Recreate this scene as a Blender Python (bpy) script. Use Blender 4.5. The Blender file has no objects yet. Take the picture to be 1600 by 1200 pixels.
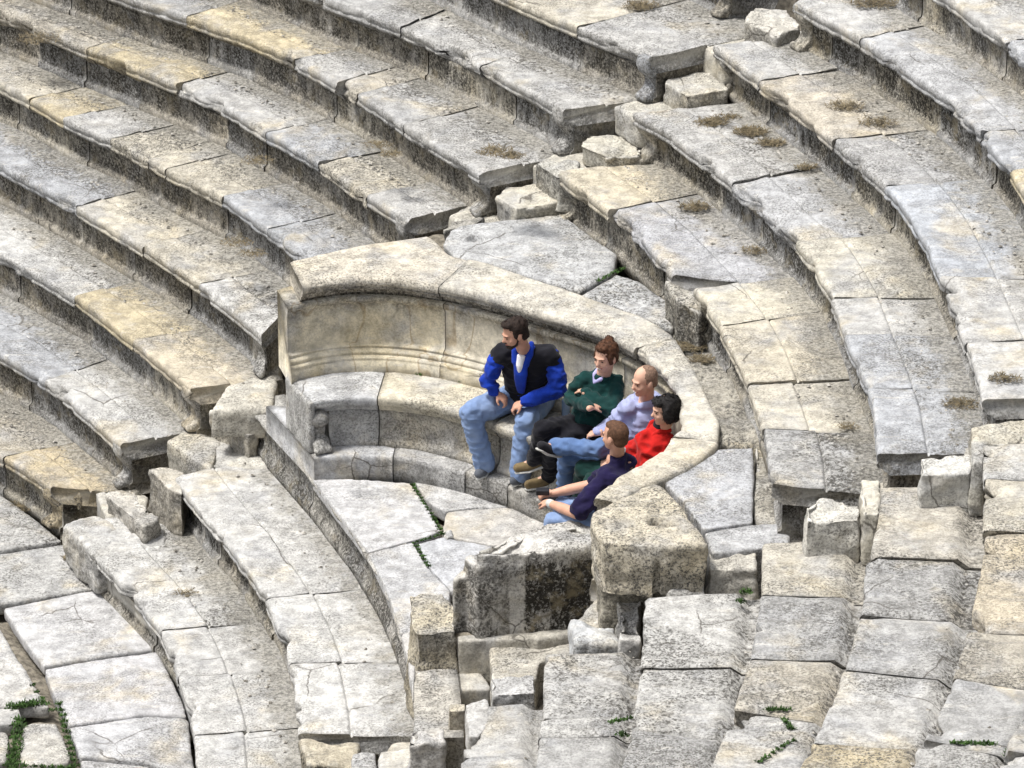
import bpy, bmesh, math, random
import numpy as np
from mathutils import Vector, Matrix

# ------------------------------------------------------------------ camera, sky, sun, exposure
SC = bpy.context.scene
COL = SC.collection
PITCH = math.radians(25.0); DIST = 40.0; FPX = 7600.0
CP, SP = math.cos(PITCH), math.sin(PITCH)
CAMPOS = np.array([0.0, -DIST*CP, DIST*SP])
cam_d = bpy.data.cameras.new('camera'); cam = bpy.data.objects.new('camera', cam_d); COL.objects.link(cam)
cam.location = CAMPOS; cam.rotation_euler = (math.pi/2-PITCH, 0, 0)
cam_d.sensor_fit = 'HORIZONTAL'; cam_d.angle = 2*math.atan(800/FPX); cam_d.clip_start = 1; cam_d.clip_end = 2000
SC.camera = cam

SUN_EL, SUN_AZ = 67.0, -100.0            # veiled sun high on the left
w = bpy.data.worlds.new('World'); SC.world = w; w.use_nodes = True
nt = w.node_tree; bg = nt.nodes['Background']
sky = nt.nodes.new('ShaderNodeTexSky'); sky.sky_type = 'NISHITA'; sky.sun_disc = False
sky.sun_elevation = math.radians(SUN_EL); sky.sun_rotation = math.radians(SUN_AZ)
sky.air_density = 1.0; sky.dust_density = 4.0; sky.ozone_density = 1.0
hs = nt.nodes.new('ShaderNodeHueSaturation'); hs.inputs['Saturation'].default_value = 0.3   # overcast: a pale veil of cloud
nt.links.new(sky.outputs[0], hs.inputs['Color']); nt.links.new(hs.outputs[0], bg.inputs['Color'])
bg.inputs['Strength'].default_value = 0.105
sun_d = bpy.data.lights.new('sun', 'SUN'); sun = bpy.data.objects.new('sun', sun_d); COL.objects.link(sun)
sun_d.energy = 2.3; sun_d.angle = math.radians(9); sun_d.color = (1.0, 0.965, 0.91)
_a, _e = math.radians(SUN_AZ), math.radians(SUN_EL)
_v = Vector((math.sin(_a)*math.cos(_e), math.cos(_a)*math.cos(_e), math.sin(_e)))
sun.rotation_euler = _v.to_track_quat('Z', 'Y').to_euler()
SC.view_settings.view_transform = 'Standard'; SC.view_settings.look = 'None'
SC.view_settings.gamma = 1.0; SC.view_settings.use_curve_mapping = False
SC.view_settings.exposure = 0.74

# ------------------------------------------------------------------ survey helpers
def at(px, py, z):
    """point of the place at height z seen at pixel (px, py) of the 1600 x 1200 survey photo"""
    d = np.array([px-800.0, FPX*CP+(600.0-py)*SP, -FPX*SP+(600.0-py)*CP])
    t = (z-CAMPOS[2])/d[2]
    return CAMPOS+t*d
def at2(p, z): return at(p[0], p[1], z)[:2]

def _hash(i, j, k, s):
    h = (i*374761393 + j*668265263 + k*2147483647 + s*1274126177) & 0xFFFFFFFF
    h = ((h ^ (h >> 13))*1274126177) & 0xFFFFFFFF
    h = ((h ^ (h >> 16))*2246822519) & 0xFFFFFFFF
    return ((h ^ (h >> 15)) & 0xFFFFFF)/float(0xFFFFFF)*2-1
def vnoise(P, f, s=0):
    Q = np.asarray(P, float)*f; I = np.floor(Q).astype(np.int64); F = Q-I; F = F*F*(3-2*F)
    o = 0
    for a in (0, 1):
        for b in (0, 1):
            for c in (0, 1):
                wgt = (F[:, 0] if a else 1-F[:, 0])*(F[:, 1] if b else 1-F[:, 1])*(F[:, 2] if c else 1-F[:, 2])
                o = o+wgt*_hash(I[:, 0]+a, I[:, 1]+b, I[:, 2]+c, s)
    return o
def fbm(P, f, s=0, n=3):
    o = 0; a = 1
    for k in range(n): o = o+a*vnoise(P, f*2**k, s+k*17); a *= .5
    return o
def sstep(a, b, x):
    t = np.clip((x-a)/(b-a), 0, 1); return t*t*(3-2*t)

def mesh_obj(name, V, F, mat, parent=None, attrs=None, color=None, smooth=True, base=None):
    V = np.asarray(V, float)
    if parent is not None: V = V-np.array(parent['_base'])
    elif base is not None: V = V-np.array(base)
    me = bpy.data.meshes.new(name); me.from_pydata(V.tolist(), [], F); me.validate()
    o = bpy.data.objects.new(name, me); COL.objects.link(o)
    if parent is not None: o.parent = parent
    elif base is not None: o.location = base
    if mat: me.materials.append(mat)
    if smooth: me.polygons.foreach_set('use_smooth', [True]*len(me.polygons))
    if attrs is not None:
        at_ = me.color_attributes.new('wear', 'FLOAT_COLOR', 'POINT')
        buf = np.ones((len(me.vertices), 4), np.float32); buf[:, :3] = attrs[:len(me.vertices)]
        at_.data.foreach_set('color', buf.ravel())
    if color is not None:
        if mat is STONE: color = tuple(.82*a+.18*b for a, b in zip(color, (.51, .50, .475)))
        o.color = (*color, 1)
    return o
def thing(name, label, cat, base, group=None):
    o = bpy.data.objects.new(name, None); COL.objects.link(o); o.empty_display_size = .2
    o.location = base; o['_base'] = [float(v) for v in base]
    o['label'] = label; o['category'] = cat
    if group: o['group'] = group
    return o
def tag(o, label, cat, group=None):
    o['label'] = label; o['category'] = cat
    if group: o['group'] = group
    return o

# ------------------------------------------------------------------ materials
class NT:
    def __init__(s, name):
        s.m = bpy.data.materials.new(name); s.m.use_nodes = True; s.t = s.m.node_tree
        s.b = s.t.nodes['Principled BSDF']
    def n(s, ty, **k):
        o = s.t.nodes.new(ty)
        for a, v in k.items(): setattr(o, a, v)
        return o
    def l(s, a, b): s.t.links.new(a, b)
    def noise(s, vec, sc, det=4, rough=.6, dist=0):
        o = s.n('ShaderNodeTexNoise'); o.inputs['Scale'].default_value = sc; o.inputs['Detail'].default_value = det
        o.inputs['Roughness'].default_value = rough; o.inputs['Distortion'].default_value = dist
        s.l(vec, o.inputs['Vector']); return o.outputs[0]
    def ramp(s, v, a, b, lo=0.0, hi=1.0):
        o = s.n('ShaderNodeMapRange'); o.interpolation_type = 'SMOOTHSTEP'
        for i, x in enumerate((a, b, lo, hi)): o.inputs[1+i].default_value = x
        s.l(v, o.inputs[0]); return o.outputs[0]
    def math(s, op, a, b):
        o = s.n('ShaderNodeMath', operation=op)
        for i, x in enumerate((a, b)):
            if hasattr(x, 'links'): s.l(x, o.inputs[i])
            else: o.inputs[i].default_value = x
        return o.outputs[0]
    def mixn(s, a, b, f):
        o = s.n('ShaderNodeMix', data_type='FLOAT'); s.l(f, o.inputs[0]); s.l(a, o.inputs[2]); s.l(b, o.inputs[3]); return o.outputs[0]
    def mix(s, fac, a, b, mode='MIX'):
        o = s.n('ShaderNodeMix', data_type='RGBA', blend_type=mode)
        for i, x in ((0, fac), (6, a), (7, b)):
            if hasattr(x, 'links'): s.l(x, o.inputs[i])
            else: o.inputs[i].default_value = x if i == 0 else (*x, 1)
        return o.outputs[2]

def stone_material(name, speck=1.0, stain_col=(.030, .027, .022), veins=0.0):
    k = NT(name)
    tc = k.n('ShaderNodeTexCoord'); oi = k.n('ShaderNodeObjectInfo')
    off = k.n('ShaderNodeVectorMath', operation='MULTIPLY_ADD'); off.inputs[1].default_value = (37, 53, 71)
    cmb = k.n('ShaderNodeCombineXYZ')
    for i in range(3): k.l(oi.outputs['Random'], cmb.inputs[i])
    k.l(cmb.outputs[0], off.inputs[0]); k.l(tc.outputs['Object'], off.inputs[2])
    P = off.outputs[0]
    att = k.n('ShaderNodeAttribute', attribute_name='wear'); sep = k.n('ShaderNodeSeparateColor'); k.l(att.outputs['Color'], sep.inputs[0])
    dirt, pit, stain = sep.outputs[0], sep.outputs[1], sep.outputs[2]
    c = oi.outputs['Color']
    # broad mottling and tint drift of the marble
    big = k.noise(P, 1.7, 5, .62, .4)
    c = k.mix(k.ramp(big, .52, .72, 0, .55), c, (.56, .47, .30), 'MIX')
    big2 = k.noise(P, 2.6, 4, .6, .3)
    c = k.mix(k.ramp(big2, .46, .72, 0, .7), c, (.37, .375, .385), 'MIX')
    # bedding veins
    mp = k.n('ShaderNodeMapping'); mp.inputs['Scale'].default_value = (1.2, 5.5, 5.5); mp.inputs['Rotation'].default_value = (0, 0, .5); k.l(P, mp.inputs[0])
    vein = k.noise(mp.outputs[0], 2.2, 6, .7, .6)
    c = k.mix(k.ramp(vein, .57, .66, 0, .45), c, (.30, .29, .27), 'MIX')
    c = k.mix(k.ramp(vein, .42, .33, 0, .5), c, (.66, .63, .57), 'MIX')
    if veins:
        vm = k.n('ShaderNodeMapping'); vm.inputs['Scale'].default_value = (2.2, 2.2, .5); vm.inputs['Rotation'].default_value = (.5, .75, 0); k.l(P, vm.inputs[0])
        vn = k.noise(vm.outputs[0], .9, 3, .55, .25)
        c = k.mix(k.ramp(k.math('ABSOLUTE', k.math('SUBTRACT', vn, .5), 0), .012, .002, 0, veins), c, (.26, .17, .07), 'MIX')
        c = k.mix(k.ramp(k.noise(P, 1.9, 4, .6, .8), .52, .68, 0, .7*veins), c, (.50, .40, .20), 'MIX')
    # hairline cracks
    wv = k.n('ShaderNodeTexVoronoi', feature='DISTANCE_TO_EDGE'); wv.inputs['Scale'].default_value = 1.25
    wp = k.n('ShaderNodeVectorMath', operation='MULTIPLY_ADD'); wp.inputs[1].default_value = (.16, .16, .16)
    nz = k.n('ShaderNodeTexNoise'); nz.inputs['Scale'].default_value = 3.5; nz.inputs['Detail'].default_value = 5; k.l(P, nz.inputs['Vector'])
    k.l(nz.outputs['Color'], wp.inputs[0]); k.l(P, wp.inputs[2]); k.l(wp.outputs[0], wv.inputs['Vector'])
    crack = k.math('MULTIPLY', k.ramp(wv.outputs['Distance'], .010, .003), k.ramp(k.noise(P, 1.2, 2, .5), .56, .64, 0, .75))
    # mid scale patches
    mid = k.noise(P, 9, 5, .68)
    c = k.mix(1.0, c, k.ramp(mid, .3, .7, .66, 1.18), 'MULTIPLY')
    # crystalline speckle and pits; strongest where the surface has weathered
    fine = k.mixn(k.noise(P, 60, 4, .75), k.noise(P, 30, 5, .78), pit)
    amp = k.math('MULTIPLY_ADD', pit, .95*speck); k.t.nodes[-1].inputs[2].default_value = .36*speck
    c = k.mix(crack, c, (.07, .06, .05), 'MIX')
    amp = k.math('MULTIPLY', amp, k.ramp(k.noise(P, 1.6, 4, .6, .4), .36, .64, .45, 1.3))
    dark = k.math('MULTIPLY', k.ramp(fine, .535, .40), amp)
    c = k.mix(dark, c, (.11, .105, .095), 'MIX')
    lite = k.math('MULTIPLY', k.ramp(fine, .53, .68), k.math('MULTIPLY', amp, .6))
    c = k.mix(lite, c, (.72, .70, .65), 'MIX')
    # black lichen crust and rain streaks on the faces
    mp2 = k.n('ShaderNodeMapping'); mp2.inputs['Scale'].default_value = (1, 1, .33); k.l(P, mp2.inputs[0])
    st = k.math('ADD', k.math('MULTIPLY', k.noise(mp2.outputs[0], 11, 6, .75), .55), k.math('MULTIPLY', k.noise(P, 2.3, 5, .7, .5), .45))
    grit = k.ramp(k.noise(P, 44, 4, .75), .40, .56, .35, 1.25)
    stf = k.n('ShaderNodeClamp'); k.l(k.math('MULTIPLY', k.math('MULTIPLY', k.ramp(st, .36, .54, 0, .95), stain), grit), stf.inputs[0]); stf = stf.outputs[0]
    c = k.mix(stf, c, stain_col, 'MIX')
    st2 = k.noise(P, 4.3, 5, .7)
    c = k.mix(k.math('MULTIPLY', k.ramp(st2, .52, .68, 0, .6), stain), c, (.25, .215, .145), 'MIX')
    # soil and dry moss lodged on the treads
    dn = k.noise(P, 6, 6, .72)
    df = k.ramp(k.math('ADD', dirt, k.math('MULTIPLY', k.math('SUBTRACT', dn, .5), 1.5)), .36, .80, 0, .78)
    soil = k.mix(k.ramp(k.noise(P, 34, 5, .8), .40, .60), (.095, .09, .078), (.38, .365, .325))
    c = k.mix(df, c, soil, 'MIX')
    geo = k.n('ShaderNodeNewGeometry')
    c = k.mix(k.ramp(geo.outputs['Pointiness'], .53, .62, 0, .55), c, (.74, .72, .66), 'MIX')      # rubbed arrises
    k.l(c, k.b.inputs['Base Color'])
    k.b.inputs['Roughness'].default_value = .88; k.b.inputs['Specular IOR Level'].default_value = .25
    bp = k.n('ShaderNodeBump'); bp.inputs['Strength'].default_value = .9; bp.inputs['Distance'].default_value = .02
    hgt = k.math('MULTIPLY', k.math('ADD', fine, k.noise(P, 14, 5, .7)), k.math('ADD', amp, -.05))
    k.l(hgt, bp.inputs['Height']); k.l(bp.outputs[0], k.b.inputs['Normal'])
    return k.m
def flat_material(name, col, rough=.85, var=.25, sc=14, bump=.3, spec=.3):
    k = NT(name); tc = k.n('ShaderNodeTexCoord'); P = tc.outputs['Object']
    f = k.noise(P, sc, 4, .6)
    c = k.mix(1.0, col, k.ramp(f, .3, .7, 1-var, 1+var), 'MULTIPLY')
    k.l(c, k.b.inputs['Base Color']); k.b.inputs['Roughness'].default_value = rough; k.b.inputs['Specular IOR Level'].default_value = spec
    if bump:
        bp = k.n('ShaderNodeBump'); bp.inputs['Strength'].default_value = bump; bp.inputs['Distance'].default_value = .01
        k.l(k.noise(P, sc*2.5, 4, .6), bp.inputs['Height']); k.l(bp.outputs[0], k.b.inputs['Normal'])
    return k.m
STONE = stone_material('weathered_marble')
WALL = stone_material('veined_marble', .7, veins=.5)
EARTH = flat_material('packed_soil', (.20, .18, .145), .95, .5, 22, .8)
GRASS = flat_material('green_grass', (.040, .085, .018), .8, .6, 18, 0)
DRY = flat_material('dry_weed', (.15, .122, .075), .9, .6, 25, 0)
W_ = (.60, .595, .575); G_ = (.42, .42, .415); B_ = (.42, .44, .475); C_ = (.60, .55, .44); Y_ = (.56, .47, .29); O_ = (.47, .35, .17); T_ = (.48, .435, .35); L_ = (.52, .515, .50)

TOPS = []      # (polygon xy, z) of everything laid, for the soil under it
REAR = []      # where grit gathers at the back of the treads

# ------------------------------------------------------------------ curved rows of seat blocks
def resample(P, step):
    P = np.asarray(P, float); d = np.r_[0, np.cumsum(np.hypot(*np.diff(P, axis=0).T))]
    n = max(2, int(round(d[-1]/step))+1); s = np.linspace(0, d[-1], n)
    return np.stack([np.interp(s, d, P[:, 0]), np.interp(s, d, P[:, 1])], 1)
def smooth_curve(P, step, k=3):
    Q = resample(P, step)
    for _ in range(k):
        R = Q.copy(); R[1:-1] = .25*Q[:-2]+.5*Q[1:-1]+.25*Q[2:]; Q = R
    return Q
def ray_hit(o, d, P):
    a = P[:-1]; b = P[1:]-a; den = d[0]*(-b[:, 1])+d[1]*b[:, 0]
    den = np.where(np.abs(den) < 1e-9, 1e-9, den)
    r = a-o
    t = (r[:, 0]*(-b[:, 1])+b[:, 0]*r[:, 1])/den; u = (d[0]*r[:, 1]-d[1]*r[:, 0])/den
    ok = (u >= -.001) & (u <= 1.001) & (t > .15)
    return t[ok].min() if ok.any() else None
def extend(P, a, b):
    P = [np.array(p, float) for p in P]
    if a: d = P[0]-P[1]; d /= np.hypot(*d); P = [P[0]+d*a]+P
    if b: d = P[-1]-P[-2]; d /= np.hypot(*d); P = P+[P[-1]+d*b]
    return np.array(P)
def grid_faces(n, m, o=0, flip=False):
    F = []
    for i in range(n-1):
        for j in range(m-1):
            q = (o+i*m+j, o+(i+1)*m+j, o+(i+1)*m+j+1, o+i*m+j+1)
            F.append(q[::-1] if flip else q)
    return F

def sweep_stone(name, parent, F, D, dep, prof, z, seed, col, mat=None, rough=.010, chip=.05, wear=None, joint=.0042, end_round=.009, fine=.004, skew=(0, 0)):
    """one stone: profile prof (list of (u,z); callable of depth) swept along front line F, outward dirs D"""
    n = len(F); V = []; m = None
    for i in range(n):
        pr = prof(dep[i]); m = len(pr)
        V.append([(F[i, 0]+D[i, 0]*u, F[i, 1]+D[i, 1]*u, z+zz) for u, zz in pr])
    V = np.array(V)                                   # n,m,3
    pr0 = np.array(prof(float(np.mean(dep)))); S = np.r_[0, np.cumsum(np.hypot(*np.diff(F, axis=0).T))]
    e = np.minimum(S, S[-1]-S)
    er = np.exp(-(e/.022)**2)                          # rounding of the arrises at both joints
    T = np.gradient(F, axis=0); T /= np.maximum(1e-9, np.hypot(T[:, 0], T[:, 1]))[:, None]
    # pull ends in for the open joint
    sg = np.zeros(n); sg[0] = 1; sg[-1] = -1
    V[:, :, 0] += (sg*joint*T[:, 0])[:, None]; V[:, :, 1] += (sg*joint*T[:, 1])[:, None]
    if skew[0] or skew[1]:
        sk = (skew[0]*(1-S/S[-1])+skew[1]*S/S[-1])[:, None]*np.maximum(0, pr0[:, 0]-.05)[None, :]
        V[:, :, 0] += sk*T[:, :1]; V[:, :, 1] += sk*T[:, 1:]
    top = (pr0[:, 1] > -.03)
    V[:, :, 2] -= (er*end_round)[:, None]*top[None, :]
    P = V.reshape(-1, 3)
    nrm = fbm(P+seed*3.1, 3.2, seed, 3)*rough+fbm(P+seed, 16, seed+5, 2)*fine
    front = np.exp(-np.abs(pr0[:, 0])/.05)*(pr0[:, 1] > -.2)
    frt = np.repeat(front[None], n, 0).ravel()
    ch = np.maximum(0, fbm(P*np.array([1, 1, .5])+seed*7.7, 4.0, seed+9, 4)-.28)*chip*2.2
    ch += np.maximum(0, fbm(P+seed*1.7, 13, seed+29, 2)-.3)*chip*.45
    ch *= frt
    Dn = np.repeat(D[:, None, :], m, 1).reshape(-1, 2)
    P[:, 2] += nrm*.8-ch*.9*np.repeat((pr0[:, 1] > -.04)[None], n, 0).ravel()
    inw = (nrm*.8)*frt+ch
    P[:, 0] += Dn[:, 0]*inw; P[:, 1] += Dn[:, 1]*inw
    FF = grid_faces(n, m, 0, True)
    FF.append(tuple(range(m))); FF.append(tuple(range((n-1)*m, n*m))[::-1])
    FF += [((i)*m+m-1, (i)*m, (i+1)*m, (i+1)*m+m-1) for i in range(n-1)]
    A = np.zeros((n*m, 3))
    if wear is not None: A = wear(np.repeat(pr0[None], n, 0).reshape(-1, 2), np.repeat(dep, m), P)
    return mesh_obj(name, P, FF, mat or STONE, parent, A, col)

def tread_profile(dep, t=.17, mid=.56, groove=True, over=.16, drop=0.0):
    p = [(.30, -t-.05), (.14, -t-.045), (.105, -t-.02), (.08, -t+.015), (.045, -t+.04), (.012, -t+.05), (.002, -t+.065), (.002, -.092), (.009, -.085), (.010, -.076), (.002, -.069), (.0, -.035), (.004, -.014), (.014, -.003), (.03, 0.0)]
    us = np.linspace(.07, dep*mid-.03, 8); p += [(u, .002-.006*math.sin(math.pi*(u/(dep*mid)))) for u in us]
    if groove: p += [(dep*mid-.014, -.001), (dep*mid-.004, -.026), (dep*mid+.004, -.026), (dep*mid+.014, -.012)]
    us = np.linspace(dep*mid+.05, dep+over, 9); p += [(u, -.010-drop-.004*math.sin(3*u)) for u in us]
    p += [(dep+over, -t-.05)]
    return p
def riser_profile(h, t=.17):
    def f(dep):
        bk = max(.40, dep+.06)
        return [(bk, -h-.08), (.068, -h-.08), (.068, -h+.015), (.074, -h+.03), (.094, -h+.04), (.10, -h+.06), (.10, -h+.12), (.10, -h+.16), (.10, -t-.12+.05), (.10, -t-.03), (.10, -t+.0), (bk, -t+.0)]
    return f

def seat_row(label, z, h, px, joints, cols, axis='x', nxt=None, nz=None, ext=(0, 0), end0=None, end1=None, depth0=.75, pits=.5, mid=.56, dirt=.55,
             riser=True, stain=.7, chip=.075, group='curved rows of marble seats', t=.17, groove=True, rj=None, drop=0.0, dim=1.0):
    P = np.array([at2(p, z) for p in px]); n_open0, n_open1 = ext
    P = extend(P, *ext)
    F = smooth_curve(P, .045, 4)
    T = np.gradient(F, axis=0); T /= np.hypot(T[:, 0], T[:, 1])[:, None]
    k = 12
    Tp = np.concatenate([np.repeat(T[:1], k, 0), T, np.repeat(T[-1:], k, 0)]); ker = np.hanning(2*k+3)[1:-1]; ker /= ker.sum()
    T = np.stack([np.convolve(Tp[:, i], ker, 'valid') for i in (0, 1)], 1); T /= np.hypot(T[:, 0], T[:, 1])[:, None]
    D = np.stack([-T[:, 1], T[:, 0]], 1)
    S = np.r_[0, np.cumsum(np.hypot(*np.diff(F, axis=0).T))]
    for e, s in ((end0, S), (end1, S[-1]-S)):
        if e is not None:
            d = at2(e[1], z)-at2(e[0], z); d /= np.hypot(*d); wgt = np.exp(-(s/.45)**2)[:, None]; D = D*(1-wgt)+d*wgt
    D /= np.hypot(D[:, 0], D[:, 1])[:, None]
    dep = np.full(len(F), depth0)
    if nxt is not None:
        N = extend([at2(p, nz) for p in nxt], 3, 3); N = resample(N, .08)
        hit = [ray_hit(F[i], D[i], N) for i in range(len(F))]
        ok = [i for i, hh in enumerate(hit) if hh is not None and hh < 1.9]
        if ok: dep = np.interp(np.arange(len(F)), ok, [hit[i] for i in ok])
    dep = np.clip(dep, .3, 1.7)
    pxs = np.array([[p[0], p[1]] for p in px], float)
    base = (F[len(F)//2, 0], F[len(F)//2, 1], z-h)
    root = thing('seat_row', label, 'seat row', base, group)
    # joint positions along the front line
    jp = []
    for j in joints:
        ai = 0 if axis == 'x' else 1
        oi = 1-ai
        order = np.argsort(pxs[:, ai]); q = np.interp(j, pxs[order, ai], pxs[order, oi])
        w2 = at2((j, q) if axis == 'x' else (q, j), z)
        jp.append(int(np.argmin(np.hypot(*(F-w2).T))))
    cuts = [0]+sorted(jp)+[len(F)-1]
    srr = random.Random(len(F)*7+int(z*50)); sks = [0]+[srr.uniform(-.16, .16) for _ in jp]+[0]
    seed0 = int(abs(z*100))*13+len(px)*7+int(abs(px[0][0]))
    for i in range(len(cuts)-1):
        a, b = cuts[i], cuts[i+1]
        if b-a < 2: continue
        c = cols[min(i, len(cols)-1)]
        tint, pp = (c if isinstance(c[0], tuple) else (c, pits))
        rr = random.Random(seed0+i*31); jz = rr.uniform(-.010, .008); ju = rr.uniform(-.012, .014)
        md = mid+rr.uniform(-.03, .03)
        def wear(pr, dp, Pw, pp=pp, md=md, sd=seed0+i):
            u = pr[:, 0]/np.maximum(dp, .01); zz = pr[:, 1]
            d = dirt*sstep(.62, 1.0, u)+.30*sstep(md-.05, md+.1, u)
            pit = pp*(.55+.75*sstep(md-.02, md+.04, u))
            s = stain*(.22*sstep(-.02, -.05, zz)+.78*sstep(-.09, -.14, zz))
            return np.stack([d, pit, s], 1)
        bv = rr.uniform(.93, 1.05)*dim; col = tuple(v*bv for v in tint)
        sweep_stone('seat_block', root, F[a:b+1]+D[a:b+1]*ju, D[a:b+1], dep[a:b+1], lambda dd, md=md: tread_profile(dd, t, md, groove, .16, drop), z+jz, seed0+i*3, col, chip=chip, wear=wear, rough=.008, skew=(sks[i], sks[i+1]))
        TOPS.append((np.concatenate([F[a:b+1], (F[a:b+1]+D[a:b+1]*dep[a:b+1, None])[::-1]]), z))
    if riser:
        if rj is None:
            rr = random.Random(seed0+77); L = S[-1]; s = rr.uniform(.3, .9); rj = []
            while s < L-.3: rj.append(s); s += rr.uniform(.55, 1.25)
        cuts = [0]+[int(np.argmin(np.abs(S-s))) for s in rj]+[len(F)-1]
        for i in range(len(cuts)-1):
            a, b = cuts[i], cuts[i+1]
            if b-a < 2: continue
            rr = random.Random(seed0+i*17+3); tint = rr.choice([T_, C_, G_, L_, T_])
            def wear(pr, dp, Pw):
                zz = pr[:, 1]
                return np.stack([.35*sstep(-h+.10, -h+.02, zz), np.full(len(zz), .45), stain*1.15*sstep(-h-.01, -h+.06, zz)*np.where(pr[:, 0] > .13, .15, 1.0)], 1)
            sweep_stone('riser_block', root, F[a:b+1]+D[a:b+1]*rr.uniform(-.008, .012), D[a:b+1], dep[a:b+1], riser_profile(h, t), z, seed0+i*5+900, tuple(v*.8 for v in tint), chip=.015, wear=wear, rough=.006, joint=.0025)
    rr = random.Random(seed0+5)
    for i in range(len(F)):
        for _ in range(3):
            if rr.random() < dirt*.9:
                u = dep[i]-.04-abs(rr.gauss(0, .11)); 
                if u > .1: REAR.append((F[i, 0]+D[i, 0]*u+rr.uniform(-.03, .03), F[i, 1]+D[i, 1]*u, z-.010))
    return root, F, D, dep

# ------------------------------------------------------------------ free-form blocks (voxel-fused prisms)
def prism(bm, poly, z0, z1, taper=0.0):
    c = np.mean(poly, 0); a = [bm.verts.new((*(c+(np.array(p)-c)*(1+taper)), z0)) for p in poly]; b = [bm.verts.new((*p, z1)) for p in poly]
    n = len(poly)
    fs = [bm.faces.new(b), bm.faces.new(a[::-1])]+[bm.faces.new((a[i], a[(i+1) % n], b[(i+1) % n], b[i])) for i in range(n)]
    bmesh.ops.recalc_face_normals(bm, faces=fs)
def fuse(bm, voxel):
    me = bpy.data.meshes.new('tmp'); bm.to_mesh(me); bm.free()
    o = bpy.data.objects.new('tmp', me); COL.objects.link(o)
    md = o.modifiers.new('r', 'REMESH'); md.mode = 'VOXEL'; md.voxel_size = voxel; md.adaptivity = 0
    dg = bpy.context.evaluated_depsgraph_get(); ev = o.evaluated_get(dg); m2 = ev.to_mesh()
    V = np.empty(len(m2.vertices)*3); m2.vertices.foreach_get('co', V); V = V.reshape(-1, 3).copy()
    N = np.empty(len(m2.vertices)*3); m2.vertices.foreach_get('normal', N); N = N.reshape(-1, 3).copy()
    Fc = [tuple(p.vertices) for p in m2.polygons]
    ev.to_mesh_clear(); bpy.data.objects.remove(o); bpy.data.meshes.remove(me)
    return V, N, Fc
def relax(V, Fc, k=1, amt=.5):
    E = set()
    for f in Fc:
        for i in range(len(f)):
            a, b = f[i], f[(i+1) % len(f)]; E.add((min(a, b), max(a, b)))
    E = np.array(list(E))
    for _ in range(k):
        S = np.zeros_like(V); c = np.zeros(len(V))
        np.add.at(S, E[:, 0], V[E[:, 1]]); np.add.at(S, E[:, 1], V[E[:, 0]]); np.add.at(c, E.ravel(), 1)
        V = V*(1-amt)+amt*S/np.maximum(c, 1)[:, None]
    return V
def block(name, prisms, tint, parent=None, voxel=.022, rough=.02, chip=.0, pits=.5, dirt=0.0, stain=.5, slots=(), seed=None, smooth_k=2, lump=1.0, wear=None, zt=None):
    """prisms: list of (px polygon, z_top, z_bottom); returns the fused weathered stone"""
    bm = bmesh.new(); allw = []
    for pr in prisms:
        poly, z1, z0 = pr[:3]; tp = pr[3] if len(pr) > 3 else 0.0
        pw = [at2(p, z1) for p in poly]; allw += pw
        prism(bm, pw, z0, z1, tp); TOPS.append((np.array(pw), min(z1, z0+.22)))
    V, N, Fc = fuse(bm, voxel); V = relax(V, Fc, smooth_k)
    s = seed if seed is not None else int(abs(prisms[0][0][0][0])*3+abs(prisms[0][0][0][1]))
    d = fbm(V+s*1.3, 2.6, s, 4)*rough*lump+fbm(V+s, 14, s+3, 3)*rough*.35
    if chip: d -= np.maximum(0, fbm(V+s*2.2, 3.3, s+7, 4)-.2)*chip*(.35+.65*(N[:, 2] > .25))
    V = V+N*d[:, None]
    for (c, z, ax, ay, depth) in slots:
        q = at2(c, z); e = ((V[:, 0]-q[0])/ax)**2+((V[:, 1]-q[1])/ay)**2
        V[:, 2] -= depth*sstep(1.15, .8, e)*(N[:, 2] > .3)
    ztop = max(p[1] for p in prisms)
    up = sstep(.35, .7, N[:, 2])
    A = np.stack([dirt*up, np.full(len(V), pits), stain*(1-up)], 1)
    if wear is not None: A = wear(V, N, A)
    cen = np.mean(np.array(allw), 0); zb = min(p[2] for p in prisms)
    return mesh_obj(name, V, Fc, STONE, parent, A, tint, base=(cen[0], cen[1], zb))

BR = [(0.012, -.03), (.004, -.12), (.02, -.165), (.055, -.20), (.085, -.25), (.085, -.30), (.05, -.335), (.02, -.36), (.01, -.415), (.20, -.415), (.20, -.36), (.175, -.32), (.20, -.26), (.27, -.225), (.40, -.205), (.58, -.20), (.58, -.03)]
def end_bracket(root, P0, T, D, z, tint, seed, width=.16, depth=1.0):
    """carved bracket with a foot under the end of a tier; P0 end point of the front line, T along the row into the stone"""
    bm = bmesh.new(); n = len(BR); A = []; B = []
    for u, zz in BR:
        p = P0+D*u*depth; A.append(bm.verts.new((*(p+T*.012), z+zz))); B.append(bm.verts.new((*(p+T*width), z+zz)))
    fs = [bm.faces.new(A), bm.faces.new(B[::-1])]+[bm.faces.new((A[i], A[(i+1) % n], B[(i+1) % n], B[i])) for i in range(n)]
    bmesh.ops.recalc_face_normals(bm, faces=fs)
    for k in range(3):
        c = P0+D*.0+T*(.035+.045*k); m = Matrix.Translation((*c, z-.385)) @ Matrix.Diagonal((.028, .034, .034, 1)); bmesh.ops.create_uvsphere(bm, u_segments=10, v_segments=8, radius=1, matrix=m)
    V, N, Fc = fuse(bm, .014); V = relax(V, Fc, 2); V = V+N*(fbm(V, 7, seed, 3)*.010)[:, None]
    A_ = np.stack([0*V[:, 0], .45+0*V[:, 0], .35+.3*(V[:, 2] < z-.2)], 1)
    mesh_obj('end_bracket', V, Fc, STONE, root, A_, tint)
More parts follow.
